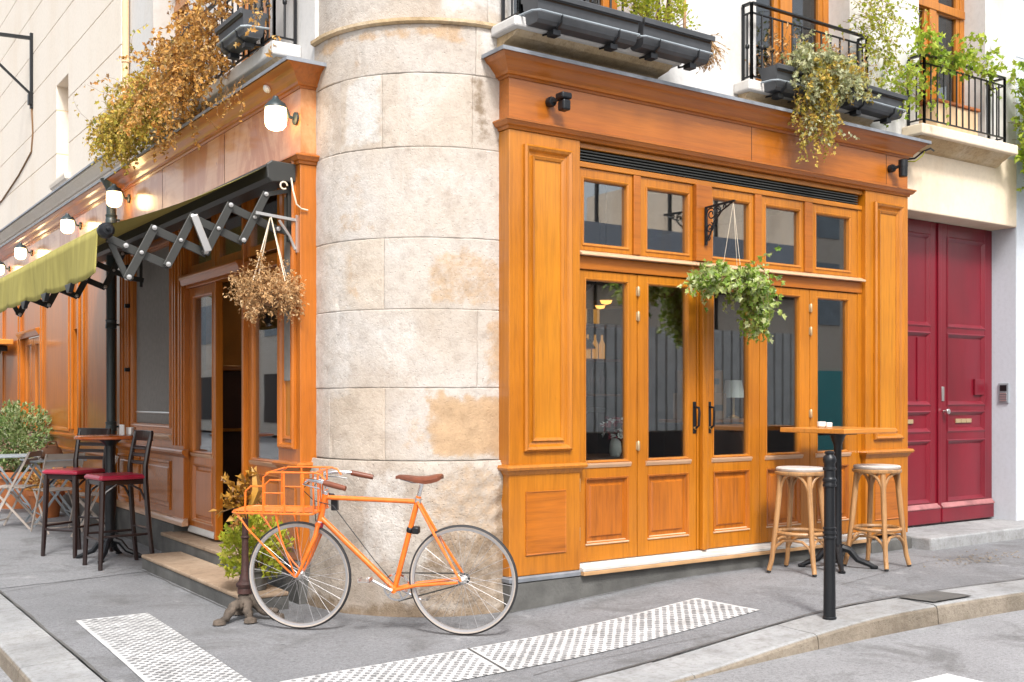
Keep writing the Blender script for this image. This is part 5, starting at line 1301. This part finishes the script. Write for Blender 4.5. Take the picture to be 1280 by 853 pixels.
def make_barchair():
    """faces +x: seat front at +x, back at -x"""
    t = thing('bar_chair', None, 'bar chair')
    H = .77
    m = MB(); pr = [(.205,.17),(.19,.20),(.0,.205),(-.17,.185),(-.19,.16),(-.19,-.16),(-.17,-.185),(0,-.205),(.19,-.20),(.205,-.17)]
    m.add([(x, y, H-.03) for x, y in pr]+[(x*1.03, y*1.03, H-.012) for x, y in pr]+[(x*.94, y*.94, H+.008) for x, y in pr], [list(range(10))[::-1], list(range(20, 30))]+[(k*10+i, k*10+(i+1) % 10, k*10+10+(i+1) % 10, k*10+10+i) for k in (0,1) for i in range(10)]); m.build('seat', M['seat_red'], t, bevel=.006)
    m = MB(); m.box(-.175, .185, -.175, .175, H-.075, H-.031); m.build('seat_frame', M['cherry'], t, bevel=.006)
    for s in (-1, 1):
        m = MB(); m.tube([(.175, s*.165, H-.04), (.185, s*.172, .4), (.20, s*.185, .0)], [.026, .023, .019], 8); m.build('leg', M['cherry'], t)
        m = MB(); m.tube([(-.25, s*.19, 0), (-.215, s*.18, .3), (-.185, s*.172, H-.05), (-.185, s*.172, H+.08), (-.215, s*.172, H+.25), (-.24, s*.172, H+.36)], [.019, .022, .024, .023, .020, .018], 8); m.build('rear_leg', M['cherry'], t)
        m = MB(); m.tube([(.186, s*.17, H-.22), (.15, s*.172, H-.13), (.06, s*.174, H-.07)], .010, 6); m.tube([(-.187, s*.172, H-.22), (-.14, s*.173, H-.12), (-.05, s*.174, H-.07)], .010, 6); m.build('bent_brace', M['cherry'], t)
        m = MB(); m.tube([(-.21, s*.18, .27), (.19, s*.178, .27)], .011, 8); m.build('stretcher', M['cherry'], t)
    m = MB(); m.tube([(.19, -.178, .24), (.19, .178, .24)], .013, 8); m.tube([(-.215, -.18, .31), (-.215, .18, .31)], .011, 8); m.build('footrest', M['cherry'], t)
    m = MB(); vs = []
    for i in range(9):
        y = -.19+.38*i/8; x = -.232-.025*math.cos((i/8-.5)*math.pi); 
        vs += [(x-.012, y, H+.285), (x+.012, y, H+.285), (x+.006, y, H+.375), (x-.016, y, H+.375)]
    m.add(vs, [(i*4+j, i*4+(j+1) % 4, i*4+4+(j+1) % 4, i*4+4+j) for i in range(8) for j in range(4)]+[(0,1,2,3), (32,33,34,35)]); m.build('top_rail', M['cherry'], t, bevel=.004)
    for z, x in ((.10, -.192), (.165, -.203), (.225, -.213)):
        m = MB(); m.tube([(x, -.17, H+z), (x-.022, 0, H+z), (x, .17, H+z)], .011, 8, flat=1.5); m.build('back_slat', M['cherry'], t)
    return t
b0 = make_barchair(); b1 = copy_tree(b0)
tag(b0, 'dark wooden bar chair with red seat nearest the entrance step', 'bar chair', 'dark bar chairs at the left bar table'); tag(b1, 'dark wooden bar chair with red seat behind the round bar table, nearer the folding chairs', 'bar chair', 'dark bar chairs at the left bar table')
place(b0, -.60, 3.58, .004, R(186)); place(b1, -.73, 4.48, .004, R(214))
# folding bistro chairs and tables far left
def make_folding():
    """faces +x"""
    t = thing('folding_chair', None, 'folding chair')
    m = MB()
    for i in range(6): m.box(-.17+i*.062, -.115+i*.062, -.19, .19, .445, .458)
    m.build('seat', M['slat'], t, bevel=.003)
    for s in (-1, 1):
        m = MB(); m.bar((.20, s*.20, 0), (-.22, s*.20, .84), .022, .012, up=(0,1,0)); m.build('leg', M['slat'], t)
        m = MB(); m.bar((-.22, s*.178, 0), (.18, s*.178, .445), .022, .012, up=(0,1,0)); m.build('rear_leg', M['slat'], t)
    m = MB()
    for p, q in (((.16,-.2,.08),(.16,.2,.08)), ((-.17,-.178,.06),(-.17,.178,.06))): m.tube([p, q], .007, 6)
    m.build('stretcher', M['slat'], t)
    m = MB(); m.bar((-.165, -.2, .73), (-.165, .2, .73), .012, .06); m.bar((-.205, -.2, .81), (-.205, .2, .81), .012, .06); m.build('back_slat', M['slat'], t, bevel=.003)
    return t
f0 = make_folding(); f1 = copy_tree(f0); f2 = copy_tree(f0)
tag(f0, 'weathered folding chair at the far left photo edge, nearest the kerb', 'folding chair', 'folding chairs on the far left terrace')
tag(f1, 'weathered folding chair between the folding table and the dark bar chairs', 'folding chair', 'folding chairs on the far left terrace')
tag(f2, 'weathered folding chair tucked in behind the bar chairs, by the wall', 'folding chair', 'folding chairs on the far left terrace')
place(f0, -.80, 7.0, .004, R(150)); place(f1, -.50, 6.35, .004, R(100)); place(f2, -.32, 5.55, .004, R(170))
def make_foldtable():
    t = thing('folding_table', None, 'folding table')
    m = MB(); m.box(-.30, .30, -.29, .29, .715, .735); m.build('tabletop', M['zinc'], t, bevel=.004)
    for s in (-1, 1):
        m = MB(); m.bar((-.26, s*.24, 0), (.24, s*.24, .715), .024, .014, up=(0,1,0)); m.build('leg', M['zinc'], t); m = MB(); m.bar((.26, s*.215, 0), (-.24, s*.215, .715), .024, .014, up=(0,1,0)); m.build('leg', M['zinc'], t)
    m = MB(); m.tube([(-.17, -.24, .13), (-.17, .24, .13)], .008, 6); m.tube([(.17, -.215, .13), (.17, .215, .13)], .008, 6); m.build('stretcher', M['zinc'], t)
    return t
q0 = make_foldtable(); q1 = copy_tree(q0)
tag(q0, 'zinc-topped folding table with a brown bag lying on it', 'folding table', 'folding tables on the far left terrace'); tag(q1, 'zinc-topped folding table in front of the leafy potted bush', 'folding table', 'folding tables on the far left terrace')
place(q0, -.38, 7.15, .004, 0); place(q1, -.62, 8.35, .004, 0)
t = thing('brown_bag', 'crumpled brown canvas bag lying on a folding table', 'bag', (-.40, 7.15, .74))
m = MB(); vs = []; N = 16
for k, (r, z) in enumerate(((.10, 0), (.13, .03), (.125, .08), (.10, .12), (.05, .15), (.0, .155))):
    for j in range(N):
        a = 2*math.pi*j/N; rr = r*(1+.18*noise.noise((math.cos(a)*2, math.sin(a)*2, k*.7))); vs.append((-.40+rr*math.cos(a), 7.15+rr*.75*math.sin(a), .742+z))
m.add(vs, [(k*N+j, k*N+(j+1) % N, k*N+N+(j+1) % N, k*N+N+j) for k in range(5) for j in range(N)]+[list(range(N))[::-1]], True); m.build('bag_body', M['bag'], t)
m = MB(); m.tube([(-.47, 7.10, .86), (-.45, 7.08, .93), (-.37, 7.08, .94), (-.34, 7.10, .87)], .009, 6); m.build('bag_handle', M['bag'], t)
# potted bush
def pot(label, name, loc, r, h, mat='terra'):
    t = thing(name, label, 'plant pot', loc)
    m = MB(); x, y, z = loc; m.lathe([(r*.72, 0), (r*.95, h*.8), (r*.97, h*.82), (r*1.06, h*.83), (r*1.08, h), (r*.95, h), (r*.93, h*.88)], (x, y, z), 24); m.build('pot', M[mat], t)
    m = MB(); m.lathe([(0, h*.9), (r*.94, h*.89)], (x, y, z), 20); m.build('soil', M['soil'], t)
    return t
pot('wide terracotta pot under the leafy bush at the far left', 'plant_pot', (-.36, 9.35, .003), .30, .48)
bushy('dense grey-green potted bush standing before the far shopfront', 'bush', (-.36, 9.35, .93), (.46, .46, .46), 3600, 'leaf_bush', .055, .034, 1, name='potted_bush', stems=14)
pot('terracotta pot half hidden behind the folding chairs, smaller than the one under the bush', 'plant_pot', (-.30, 7.95, .003), .20, .32)
bushy('low russet dead plant in the smaller terracotta pot behind the folding chairs', 'plant', (-.30, 7.95, .42), (.24, .24, .16), 420, 'leaf_dry', .06, .03, 0, stems=6)
# rusty stand with dead gold leaves next to the bicycle
t = thing('iron_stand', 'rusty iron post on a gnarled cast foot beside the bicycle front wheel', 'stand', (-.50, .82, 0))
X, Y = -.50, .82
m = MB(); pts = [(X, Y, z) for z in (.17, .24, .3, .42, .6, .78)]; m.tube(pts, [.05, .045, .026, .022, .02, .02], 12); m.lathe([(.03, 0), (.055, .012), (.06, .03), (.04, .05)], (X, Y, .20), 14); m.lathe([(.022, 0), (.03, .01), (.022, .02)], (X, Y, .52), 12); m.build('post', M['rust'], t)
for a, l in ((R(205), .20), (R(262), .13), (R(325), .19), (R(85), .14)):
    m = MB(); c, s_ = math.cos(a), math.sin(a)
    pts = []; rs = []
    for k in range(15):
        q = k/14; wv = noise.noise((k*.9, a, 0))*.016
        pts.append((X+c*l*1.1*q-s_*wv, Y+s_*l*1.1*q+c*wv, .145-.115*q**.8+.018*math.sin(q*9+a))); rs.append((.042-.024*q)*(1+.35*noise.noise((k*1.7, a*3, 4))))
    m.tube(pts, rs, 10)
    m.lathe([(.02, 0), (.034, .006), (.03, .03), (.012, .04)], (X+c*l*1.12, Y+s_*l*1.12, .002), 10, sx=1.3)
    o = m.build('foot', M['driftwood'], t)
t = thing('dead_leaves', 'golden dead leaves and seed heads bunched on top of the rusty stand', 'dry plant', (X, Y, .78))
a, s = MB(), MB()
for i in range(24):
    w_ = i % 3
    d = Vector((-.55, .1, .35)) if w_ == 0 else Vector((.05, -.1, 1)) if w_ == 1 else Vector((-.25, .1, -.1))
    d = (d+rv()*.4).normalized(); p = Vector((X, Y, .76+rnd.uniform(-.05,.04)))
    L = rnd.uniform(.09, .20); s.tube([p, p+d*L*.5, p+d*L+Vector((0,0,-.02))], [.006, .005, .003], 5)
    for k in range(9): a.leaf(p+d*L*rnd.uniform(.1, 1), d+rv()*.9, rv(), rnd.uniform(.035, .075), rnd.uniform(.02, .045), rnd.uniform(.3, 1.1), k % 2)
a.tube([(X+.02, Y-.02, .72), (X+.05, Y-.05, .84), (X+.045, Y-.04, .93), (X+.03, Y-.03, .985)], [.03, .05, .032, .004], 8)
a.build('dry_leaves', M['leaf_gold'], t, recalc=False); s.build('stems', M['stem'], t, recalc=False)
# little green plant in a pot on the step
pot('small dark pot on the end of the entrance step, under the lime plant', 'plant_pot', (-.30, 1.18, .122), .11, .16, 'granite_dk')
bushy('lime green small potted plant behind the rusty stand', 'plant', (-.30, 1.18, .40), (.25, .2, .22), 900, 'leaf_lime', .05, .036, 1, stems=12)
# loose gravel patch
m = MB()
for i in range(130):
    a = rnd.gauss(0, .32); b = rnd.gauss(0, .10); x, y = 5.15+a, -.75+b+a*.05; r = rnd.uniform(.005, .012); z = gnd(x, y)+.004
    m.lathe([(0, 0), (r, .002), (r*.7, r*.6), (0, r*.75)], (x, y, z), 5, sx=rnd.uniform(.7,1.3))
m.build('gravel', M['kerb_face'], None, kind='stuff', recalc=False)

# ------------------------------------------------------------------ interior things behind the glass
t = thing('bar_counter', 'dark panelled bar counter inside behind the folding doors', 'counter', (2.8, 3.2, .21))
m = MB(); m.box(1.4, 4.2, 3.0, 3.5, .215, 1.28); m.build('counter_body', M['interior_brown'], t, bevel=.01)
m = MB(); m.box(1.35, 4.25, 2.93, 3.55, 1.282, 1.33); m.build('counter_top', M['zinc'], t, bevel=.01)
t = thing('bottle_shelf', 'wall shelf with bottles given an amber glow behind the bar', 'shelf', (4.2, 3.8, 1.4))
m = MB()
for z in (1.45, 1.85, 2.25): m.box(3.3, 5.1, 3.7, 3.95, z, z+.03)
m.build('shelf_board', M['wood_x'], t)
for z in (1.48, 1.88, 2.28):
    m = MB(); x = 3.4
    while x < 5.0: m.lathe([(.035, 0), (.037, .17), (.014, .22), (.013, .28), (0, .28)], (x, 3.82, z+.002), 8); x += rnd.uniform(.09, .2)
    m.build('bottle_row', M['bottle'] if z > 1.8 else M['leather'], t)
M['amber_added'] = emit('added_interior_glow', (1,.62,.28), 7)  # stronger emission for the lamp added inside the left entrance
def pendant(x, y, z, label):
    t = thing('pendant_lamp', label, 'pendant lamp', (x, y, z), 0, 'pendant lamps inside the cafe')
    m = MB(); m.tube([(x, y, 3.24), (x, y, z+.2)], .006, 6); m.build('flex', M['iron'], t)
    m = MB(); m.lathe([(.03, .2), (.06, .19), (.20, .06), (.24, .0), (.22, .0), (.05, .17)], (x, y, z), 22); m.build('lamp_shade', M['brass'], t)
    m = MB(); m.lathe([(0, .08), (.05, .07), (.06, .03), (.04, -.01), (0, -.02)], (x, y, z), 14); m.build('lamp_globe', M['amber_added' if x < 2 else 'amber'], t)
pendant(2.82, 1.2, 2.24, 'amber pendant lamp seen through the leftmost folding door'); pendant(3.9, 2.6, 2.35, 'amber pendant lamp deeper inside, over the bar counter'); pendant(4.35, 3.6, 1.98, 'amber pendant lamp hanging lowest, at the inner end of the bar')
pendant(1.15, 3.7, 2.55, 'added amber pendant lighting the room inside the open entrance')  # added lamp, brightens the panelled wall seen through the doorway
t = thing('cafe_table', 'dark indoor table with a vase just behind the leftmost folding door', 'table', (2.45, .75, .212))
m = MB(); m.lathe([(0, .72), (.34, .72), (.35, .74), (.34, .755), (0, .755)], (2.45, .75, .213), 28); m.build('tabletop', M['interior_brown'], t)
m = MB(); m.lathe([(.2, 0), (.2, .02), (.03, .04), (.03, .72)], (2.45, .75, .213), 16); m.build('pedestal', M['iron'], t)
t = thing('flower_vase', 'vase of red and white flowers behind the leftmost folding door', 'vase', (2.46, .65, .97))
m = MB(); m.lathe([(.035, 0), (.05, .03), (.045, .1), (.03, .14), (.025, .14)], (2.46, .65, .97), 16); m.build('vase_body', M['white'], t)
for mt_, k in (('seat_red', 40), ('white', 26)):
    m = MB()
    for i in range(k):
        d = rv(); p = Vector((2.46+d.x*.1, .65+d.y*.08, 1.19+d.z*.08)); m.leaf(p, rv(), rv(), .05, .035, .3, 1)
    m.build('blossom', M[mt_], t, recalc=False)
t = thing('sideboard', 'dark indoor sideboard behind the middle folding doors', 'sideboard', (3.55, .7, .212))
m = MB(); m.box(3.2, 4.0, .55, .9, .213, 1.22); m.build('cabinet', M['interior_brown'], t, bevel=.01)
m = MB(); m.box(3.17, 4.03, .52, .93, 1.222, 1.25); m.build('sideboard_top', M['wood_x'], t, bevel=.006)
for x0, x1, z0, z1, lb in ((3.25, 3.62, 1.252, 1.47, 'tan wooden wine crate at the bottom of the pair on the indoor sideboard'), (3.30, 3.58, 1.472, 1.66, 'smaller tan wooden wine crate on top of the pair on the indoor sideboard')):
    t = thing('wine_crate', lb, 'crate', (x0, .6, z0)); m = MB(); m.box(x0, x1, .58, .60, z0, z1); m.box(x0, x1, .82, .84, z0, z1); m.box(x0, x0+.02, .602, .818, z0, z1); m.box(x1-.02, x1, .602, .818, z0, z1); m.box(x0+.021, x1-.021, .602, .818, z0, z0+.02); m.build('crate_body', M['bent'], t, bevel=.003)
    m = MB(); m.box(x0+.05, x1-.05, .572, .579, z0+.07, z0+.12); m.build('hand_slot', M['interior'], t)
t = thing('indoor_lamp', 'small white-shaded table lamp standing on the indoor sideboard', 'lamp', (3.85, .72, 1.252))
m = MB(); m.lathe([(.05, 0), (.05, .015), (.012, .03), (.012, .2)], (3.85, .72, 1.252), 14); m.build('lamp_base', M['brass'], t)
m = MB(); m.lathe([(.10, .18), (.07, .33), (.066, .33), (.095, .18)], (3.85, .72, 1.252), 18); m.build('lamp_shade', M['white'], t)
t = thing('cafe_chair', 'pale cane-backed indoor chair behind the fourth folding door', 'chair', (3.85, .9, .212))
m = MB(); m.box(3.62, 4.06, .7, 1.1, .64, .68); m.build('seat', M['seat_red'], t, bevel=.01)
m = MB(); m.box(3.62, 4.06, .68, .71, .95, 1.12); m.build('backrest', M['slat'], t, bevel=.01)
for x in (3.64, 4.04):
    for y in (.70, 1.08): m = MB(); m.tube([(x, y, .213), (x, y, 1.12 if y < .8 else .64)], .014, 8); m.build('leg', M['slat'], t)

# ------------------------------------------------------------------ bicycle (x forward from the rear hub, y to its left, z up)
def make_bike():
    t = thing('bicycle', 'orange bicycle with tall front porter rack and brown saddle before the stone corner', 'bicycle')
    B = M['bike']; WR = .334; RH = Vector((0, 0, WR)); FH = Vector((1.03, 0, WR)); BBk = Vector((.425, 0, .268))
    ST_ = Vector((.272, 0, .815)); HT = Vector((.853, 0, .838)); HB = Vector((.892, 0, .665))
    m = MB()
    m.tube([BBk, ST_+(ST_-BBk).normalized()*.02], .0165, 12); m.tube([ST_-(ST_-BBk).normalized()*.015, HT-(HT-HB).normalized()*.02], .0145, 12); m.tube([BBk, HB+(HT-HB).normalized()*.03], .0175, 12)
    m.tube([HB-(HT-HB)*.04, HT+(HT-HB)*.05], .0195, 14)
    for s in (-1, 1):
        m.tube([BBk+Vector((-.015, s*.028, .0)), Vector((.28, s*.034, .300)), Vector((.02, s*.062, WR-.004))], [.011, .011, .008], 8)
        m.tube([ST_+Vector((0, s*.018, -.012)), Vector((.16, s*.034, .60)), Vector((.0, s*.062, WR+.004))], [.009, .009, .007], 8)
    m.lathe([(.021, -.036), (.021, .036)], BBk, 14, (0,1,0)); m.build('frame', B, t)
    def wheel(par, H, name):
        w = MB()   # tyre: black tread outside, gum walls as sub-part, rim
        def ring(prof, mat, nm, pr):
            q = MB(); n = 72; vs = []; k = len(prof)
            for i in range(n):
                a = 2*math.pi*i/n
                for r, y in prof: vs.append((H.x+r*math.cos(a), y, H.z+r*math.sin(a)))
            q.add(vs, [(i*k+j, i*k+(j+1) % k, ((i+1) % n)*k+(j+1) % k, ((i+1) % n)*k+j) for i in range(n) for j in range(k)], True)
            return q.build(nm, mat, pr)
        o = ring([(WR-.0125, -.0145), (WR-.004, -.010), (WR, 0), (WR-.004, .010), (WR-.0125, .0145), (WR-.0145, 0)], M['rubber'], name, par)
        ring([(WR-.0215, -.011), (WR-.018, -.0130), (WR-.0122, -.0135), (WR-.015, 0), (WR-.0122, .0135), (WR-.018, .0130), (WR-.0215, .011)], M['gum'], 'tyre_wall', o)
        ring([(WR-.034, -.009), (WR-.036, 0), (WR-.034, .009), (WR-.0215, .0115), (WR-.020, .009), (WR-.026, 0), (WR-.020, -.009), (WR-.0215, -.0115)], M['rim'], 'rim', o)
        h = MB(); h.lathe([(.008, -.052), (.012, -.045), (.022, -.036), (.022, -.031), (.013, -.028), (.013, .028), (.022, .031), (.022, .036), (.012, .045), (.008, .052)], H, 16, (0,1,0)); h.build('hub', M['alu'], o)
        sp = MB()
        for i in range(32):
            a = 2*math.pi*(i+.5)/32; s = 1 if i % 2 else -1; b = a+(.9 if (i//2) % 2 else -.9)
            p = Vector((H.x+.020*math.cos(b), s*.032, H.z+.020*math.sin(b))); q = Vector((H.x+(WR-.033)*math.cos(a), s*.002, H.z+(WR-.033)*math.sin(a)))
            sp.tube([p, q], .0011, 4, cap=False)
        sp.build('spokes', M['rim'], o, recalc=False)
        return o
    wheel(t, RH, 'wheel')
    fw = wheel(t, FH, 'wheel')
    fk = MB()
    cr = HB-(HT-HB)*.10
    for s in (-1, 1): fk.tube([cr+Vector((0, s*.03, 0)), cr+Vector((.01, s*.045, -.06)), Vector((.965, s*.052, .46)), Vector((1.0, s*.052, .385)), Vector((1.03, s*.052, WR))], [.0145, .0145, .012, .010, .008], 10)
    fk.tube([cr+Vector((0, -.034, .005)), cr+Vector((0, .034, .005))], .017, 10); fk.build('fork', B, t)
    m = MB(); m.lathe([(.021, -.012), (.023, 0), (.021, .012)], HB-(HT-HB)*.02, 14, HT-HB); m.build('headset', M['chrome'], t); m = MB(); m.lathe([(.021, -.01), (.023, 0), (.02, .012)], HT+(HT-HB)*.06, 14, HT-HB); m.build('headset', M['chrome'], t)
    m = MB(); m.lathe([(.024, -.014), (.026, 0), (.024, .014)], cr+(HT-HB)*.02, 14, HT-HB); m.build('reflector_band', M['seat_red'], t)
    # stem and swept bars
    S0 = HT+(HT-HB).normalized()*.035; S1 = Vector((.835, 0, .915)); BC = Vector((.915, 0, .925))
    m = MB(); m.tube([S0, S1], .0115, 10); m.tube([S1-Vector((.004,0,.004)), BC], .013, 10); m.lathe([(.018, -.02), (.018, .02)], BC, 12, (0,1,0)); m.build('stem', M['chrome'], t)
    m = MB(); bar_ = lambda s: [BC, BC+Vector((.012, s*.06, .006)), BC+Vector((.004, s*.15, .018)), BC+Vector((-.05, s*.21, .024)), BC+Vector((-.13, s*.245, .018)), BC+Vector((-.27, s*.265, -.012))]
    m.tube(bar_(-1)[::-1]+bar_(1)[1:], .0115, 10); m.build('handlebar', M['chrome'], t)
    for s in (-1, 1):
        m = MB(); e = bar_(s); a, b = e[-2], e[-1]; d = (b-a).normalized(); m.tube([a+d*.015, a+d*.05, b-d*.03, b+d*.012], [.0165, .0175, .017, .015], 12); m.build('grip', M['leather'], t)
        m = MB(); c = e[2].lerp(e[3], .4); m.tube([c+Vector((.012, 0, -.012)), c+Vector((.02, s*.02, -.022)), c+Vector((-.04, s*.06, -.03)), c+Vector((-.10, s*.075, -.04))], [.009, .007, .005, .005], 8); m.build('brake_lever', M['chrome'], t)
    # saddle
    m = MB(); sec = []
    for x, w, z, d in ((.405, .016, .955, .018), (.385, .022, .962, .022), (.33, .028, .960, .028), (.27, .042, .953, .034), (.21, .066, .955, .040), (.165, .078, .965, .042), (.135, .070, .968, .036), (.122, .045, .964, .026)):
        sec.append([(x, y*w, z+h*d) for y, h in ((-.96,-1), (-1.0,-.45), (-.82,-.1), (-.4,.02), (0,.0), (.4,.02), (.82,-.1), (1,-.45), (.96,-1), (.5,-.55), (-.5,-.55))])
    k = 11; m.add([p for r in sec for p in r], [(i*k+j, i*k+(j+1) % k, (i+1)*k+(j+1) % k, (i+1)*k+j) for i in range(7) for j in range(k)]+[list(range(k)), [7*k+j for j in range(k)][::-1]], True)
    m.build('saddle', M['leather'], t)
    m = MB(); sd = (ST_-BBk).normalized(); m.tube([ST_, ST_+sd*.115], .0125, 10); m.build('seatpost', M['chrome'], t)
    m = MB(); 
    for s in (-1, 1): m.tube([(.38, s*.012, .938), (.30, s*.02, .917), (.20, s*.024, .917), (.145, s*.03, .94)], .0035, 6)
    m.lathe([(.018, -.03), (.018, .03)], ST_+sd*.112, 12, (0,1,0)); m.build('saddle_rails', M['chrome'], t)
    m = MB(); m.lathe([(.021, -.014), (.021, .014)], ST_+Vector((0,0,-.005)), 12, sd); m.build('seat_clamp', M['alu'], t)
    # cranks
    m = MB(); n = 40; vs = []
    for i in range(n*2):
        a = math.pi*i/n; r = .088 if i % 2 else .083
        vs += [(BBk.x+r*math.cos(a), -.045, BBk.z+r*math.sin(a)), (BBk.x+r*math.cos(a), -.048, BBk.z+r*math.sin(a)), (BBk.x+.074*math.cos(a), -.048, BBk.z+.074*math.sin(a)), (BBk.x+.074*math.cos(a), -.045, BBk.z+.074*math.sin(a))]
    N2 = n*2; m.add(vs, [(i*4+j, i*4+(j+1) % 4, ((i+1) % N2)*4+(j+1) % 4, ((i+1) % N2)*4+j) for i in range(N2) for j in range(4)])
    for i in range(5): a = i*2*math.pi/5+.5; m.bar((BBk.x, -.047, BBk.z), (BBk.x+.076*math.cos(a), -.047, BBk.z+.076*math.sin(a)), .012, .004, up=(0,1,0))
    m.build('chainring', M['chrome'], t)
    for s, an in ((-1, R(208)), (1, R(28))):
        m = MB(); e = BBk+Vector((.165*math.cos(an), s*.066, .165*math.sin(an))); m.tube([BBk+Vector((0, s*.055, 0)), e], [.012, .009], 8); o = m.build('crank', M['chrome'], t)
        m = MB(); m.tube([e, e+Vector((0, s*.02, 0))], .006, 6)
        m.box(e.x-.035, e.x+.035, e.y+s*.02, e.y+s*.095, e.z-.009, e.z-.003); m.box(e.x-.035, e.x-.029, e.y+s*.02, e.y+s*.095, e.z-.012, e.z+.012); m.box(e.x+.029, e.x+.035, e.y+s*.02, e.y+s*.095, e.z-.012, e.z+.012); m.build('pedal', M['alu'], o)
    m = MB(); rr = .03
    top = [(BBk.x, -.047, BBk.z+.087), (.012, -.047, WR+rr)]; bot = [(BBk.x-.01, -.047, BBk.z-.087), (-.004, -.047, WR-rr)]
    m.bar(*top, .003, .008); m.bar(*bot, .003, .008); m.lathe([(rr, -.003), (rr+.003, 0), (rr, .003)], (0, -.047, WR), 18, (0,1,0)); m.build('chain', M['grey_metal'], t)
    # lights / lock
    m = MB(); c = BBk.lerp(ST_, .66); m.lathe([(.022, -.018), (.022, .018)], c, 12, sd); m.box(c.x-.06, c.x-.015, c.y-.028, c.y+.028, c.z-.022, c.z+.022); m.build('rear_lamp', M['iron'], t, bevel=.01)
    m = MB(); m.box(.785, .825, -.045, -.012, .735, .80); m.tube([(.80, -.03, .80), (.81, -.02, .835), (.84, -.015, .835)], .008, 6); m.build('front_lamp', M['iron'], t, bevel=.008)
    m = MB(); m.tube([BC+Vector((0,-.1,.0)), BC+Vector((.05,-.08,-.06)), Vector((.93,-.02,.78)), cr+Vector((.03,-.02,.02))], .003, 5); m.tube([BC+Vector((0,.1,.0)), BC+Vector((.06,.07,-.05)), Vector((.92,.02,.80)), Vector((.80,.016,.77)), Vector((.55,.016,.45)), BBk+Vector((0,.02,.04))], .003, 5); m.build('brake_cable', M['rubber'], t)
    # porter rack
    r = .0062; W = .135; zp = .735
    m = MB(); x0, x1 = .885, 1.42
    m.tube([(x0, -W, zp), (x0+.02, -W-.01, zp), (x1-.06, -W-.01, zp), (x1-.015, -W+.02, zp), (x1, -W+.07, zp), (x1, W-.07, zp), (x1-.015, W-.02, zp), (x1-.06, W+.01, zp), (x0+.02, W+.01, zp), (x0, W, zp), (x0, 0, zp)], r, 8, closed=True)
    for i in range(5): y = -W+.06+i*(2*W-.12)/4; m.tube([(x0, y, zp+.004), (x1-.004, y, zp+.004)], .005, 6)
    for x in (1.0, 1.15, 1.30): m.tube([(x, -W-.01, zp), (x, W+.01, zp)], .006, 6)
    m.build('rack_platform', B, t)
    for s in (-1, 1):
        m = MB(); y = s*(W+.01); zt = .985
        m.tube([(.80, y, zt-.045), (.83, y, zt-.01), (.87, y, zt), (1.15, y, zt), (1.19, y, zt-.03), (1.195, y, zp)], r, 8)
        for x in (.94, 1.06): m.tube([(x, y, zt), (x, y, zp)], r*.9, 8)
        m.tube([(1.06, y, .86), (1.195, y, .86)], r*.7, 6)
        m.tube([(1.195, y, .90), (1.27, y, .90), (1.305, y, .87), (1.312, y, zp)], r, 8)
        m.build('rack_hoop', B, t)
        m = MB(); m.tube([(1.37, s*(W-.0), zp-.004), (1.30, s*.14, .64), (1.10, s*.075, .40), (1.03, s*.066, WR)], r*.95, 8); m.tube([(1.12, s*(W+.005), zp-.004), (1.09, s*.13, .58), (1.035, s*.07, WR+.02)], r*.85, 8); m.build('rack_strut', B, t)
    m = MB(); m.tube([(.86, -W-.01, .985), (.86, W+.01, .985)], r, 8); m.tube([(1.17, -W-.01, .98), (1.17, W+.01, .98)], r, 8)
    for i in range(4): y = -.12+i*.08; m.tube([(.885, y, .985), (.885, y, zp)], .0055, 6)
    m.build('rack_back', B, t)
    return t
bk = make_bike()
ex = Vector((-.71197, .70221, 0)); ang = math.atan2(ex.y, ex.x)
bk.location = (.405, -.388, .004)
bk.rotation_mode = 'XYZ'
bk.rotation_euler = (R(-3.0), 0, ang)

# ------------------------------------------------------------------ light, sky, camera
w = bpy.data.worlds.new('World'); sc.world = w; w.use_nodes = True
nt = w.node_tree; nt.nodes.clear()
sky = nt.nodes.new('ShaderNodeTexSky'); sky.sky_type = 'NISHITA'; sky.sun_disc = False
SE, SA = R(50), R(203)     # sun elevation, azimuth from +Y clockwise
sky.sun_elevation = SE; sky.sun_rotation = SA; sky.air_density = 1.2; sky.dust_density = 4.0; sky.ozone_density = .6
hs = nt.nodes.new('ShaderNodeHueSaturation'); hs.inputs['Saturation'].default_value = .30
bg = nt.nodes.new('ShaderNodeBackground'); bg.inputs['Strength'].default_value = .11
ow = nt.nodes.new('ShaderNodeOutputWorld')
nt.links.new(sky.outputs[0], hs.inputs['Color']); nt.links.new(hs.outputs[0], bg.inputs['Color']); nt.links.new(bg.outputs[0], ow.inputs['Surface'])
sl = bpy.data.lights.new('sun', 'SUN'); sl.energy = 1.5; sl.angle = R(10); sl.color = (1, .97, .935)
so = bpy.data.objects.new('sun', sl); C.objects.link(so)
dirn = Vector((math.sin(SA)*math.cos(SE), math.cos(SA)*math.cos(SE), math.sin(SE)))
so.rotation_euler = dirn.to_track_quat('Z', 'Y').to_euler(); so.location = dirn*20
cd = bpy.data.cameras.new('camera'); cam = bpy.data.objects.new('camera', cd); C.objects.link(cam)
cam.location = (-3.011, -5.858, 1.42)
cam.rotation_euler = (R(90), 0, -math.atan2(.5672, .8236))
cd.sensor_width = 36; cd.lens = 1343/1280*36; cd.shift_y = (499-426.5)/1280
cd.clip_start = .05; cd.clip_end = 500
sc.camera = cam
vs_ = sc.view_settings
vs_.view_transform = 'Standard'; vs_.look = 'None'; vs_.exposure = 1.38; vs_.gamma = 1
sc.cycles.use_denoising = True
sc.cycles.max_bounces = 8; sc.cycles.transparent_max_bounces = 12
sc.cycles.sample_clamp_indirect = 8
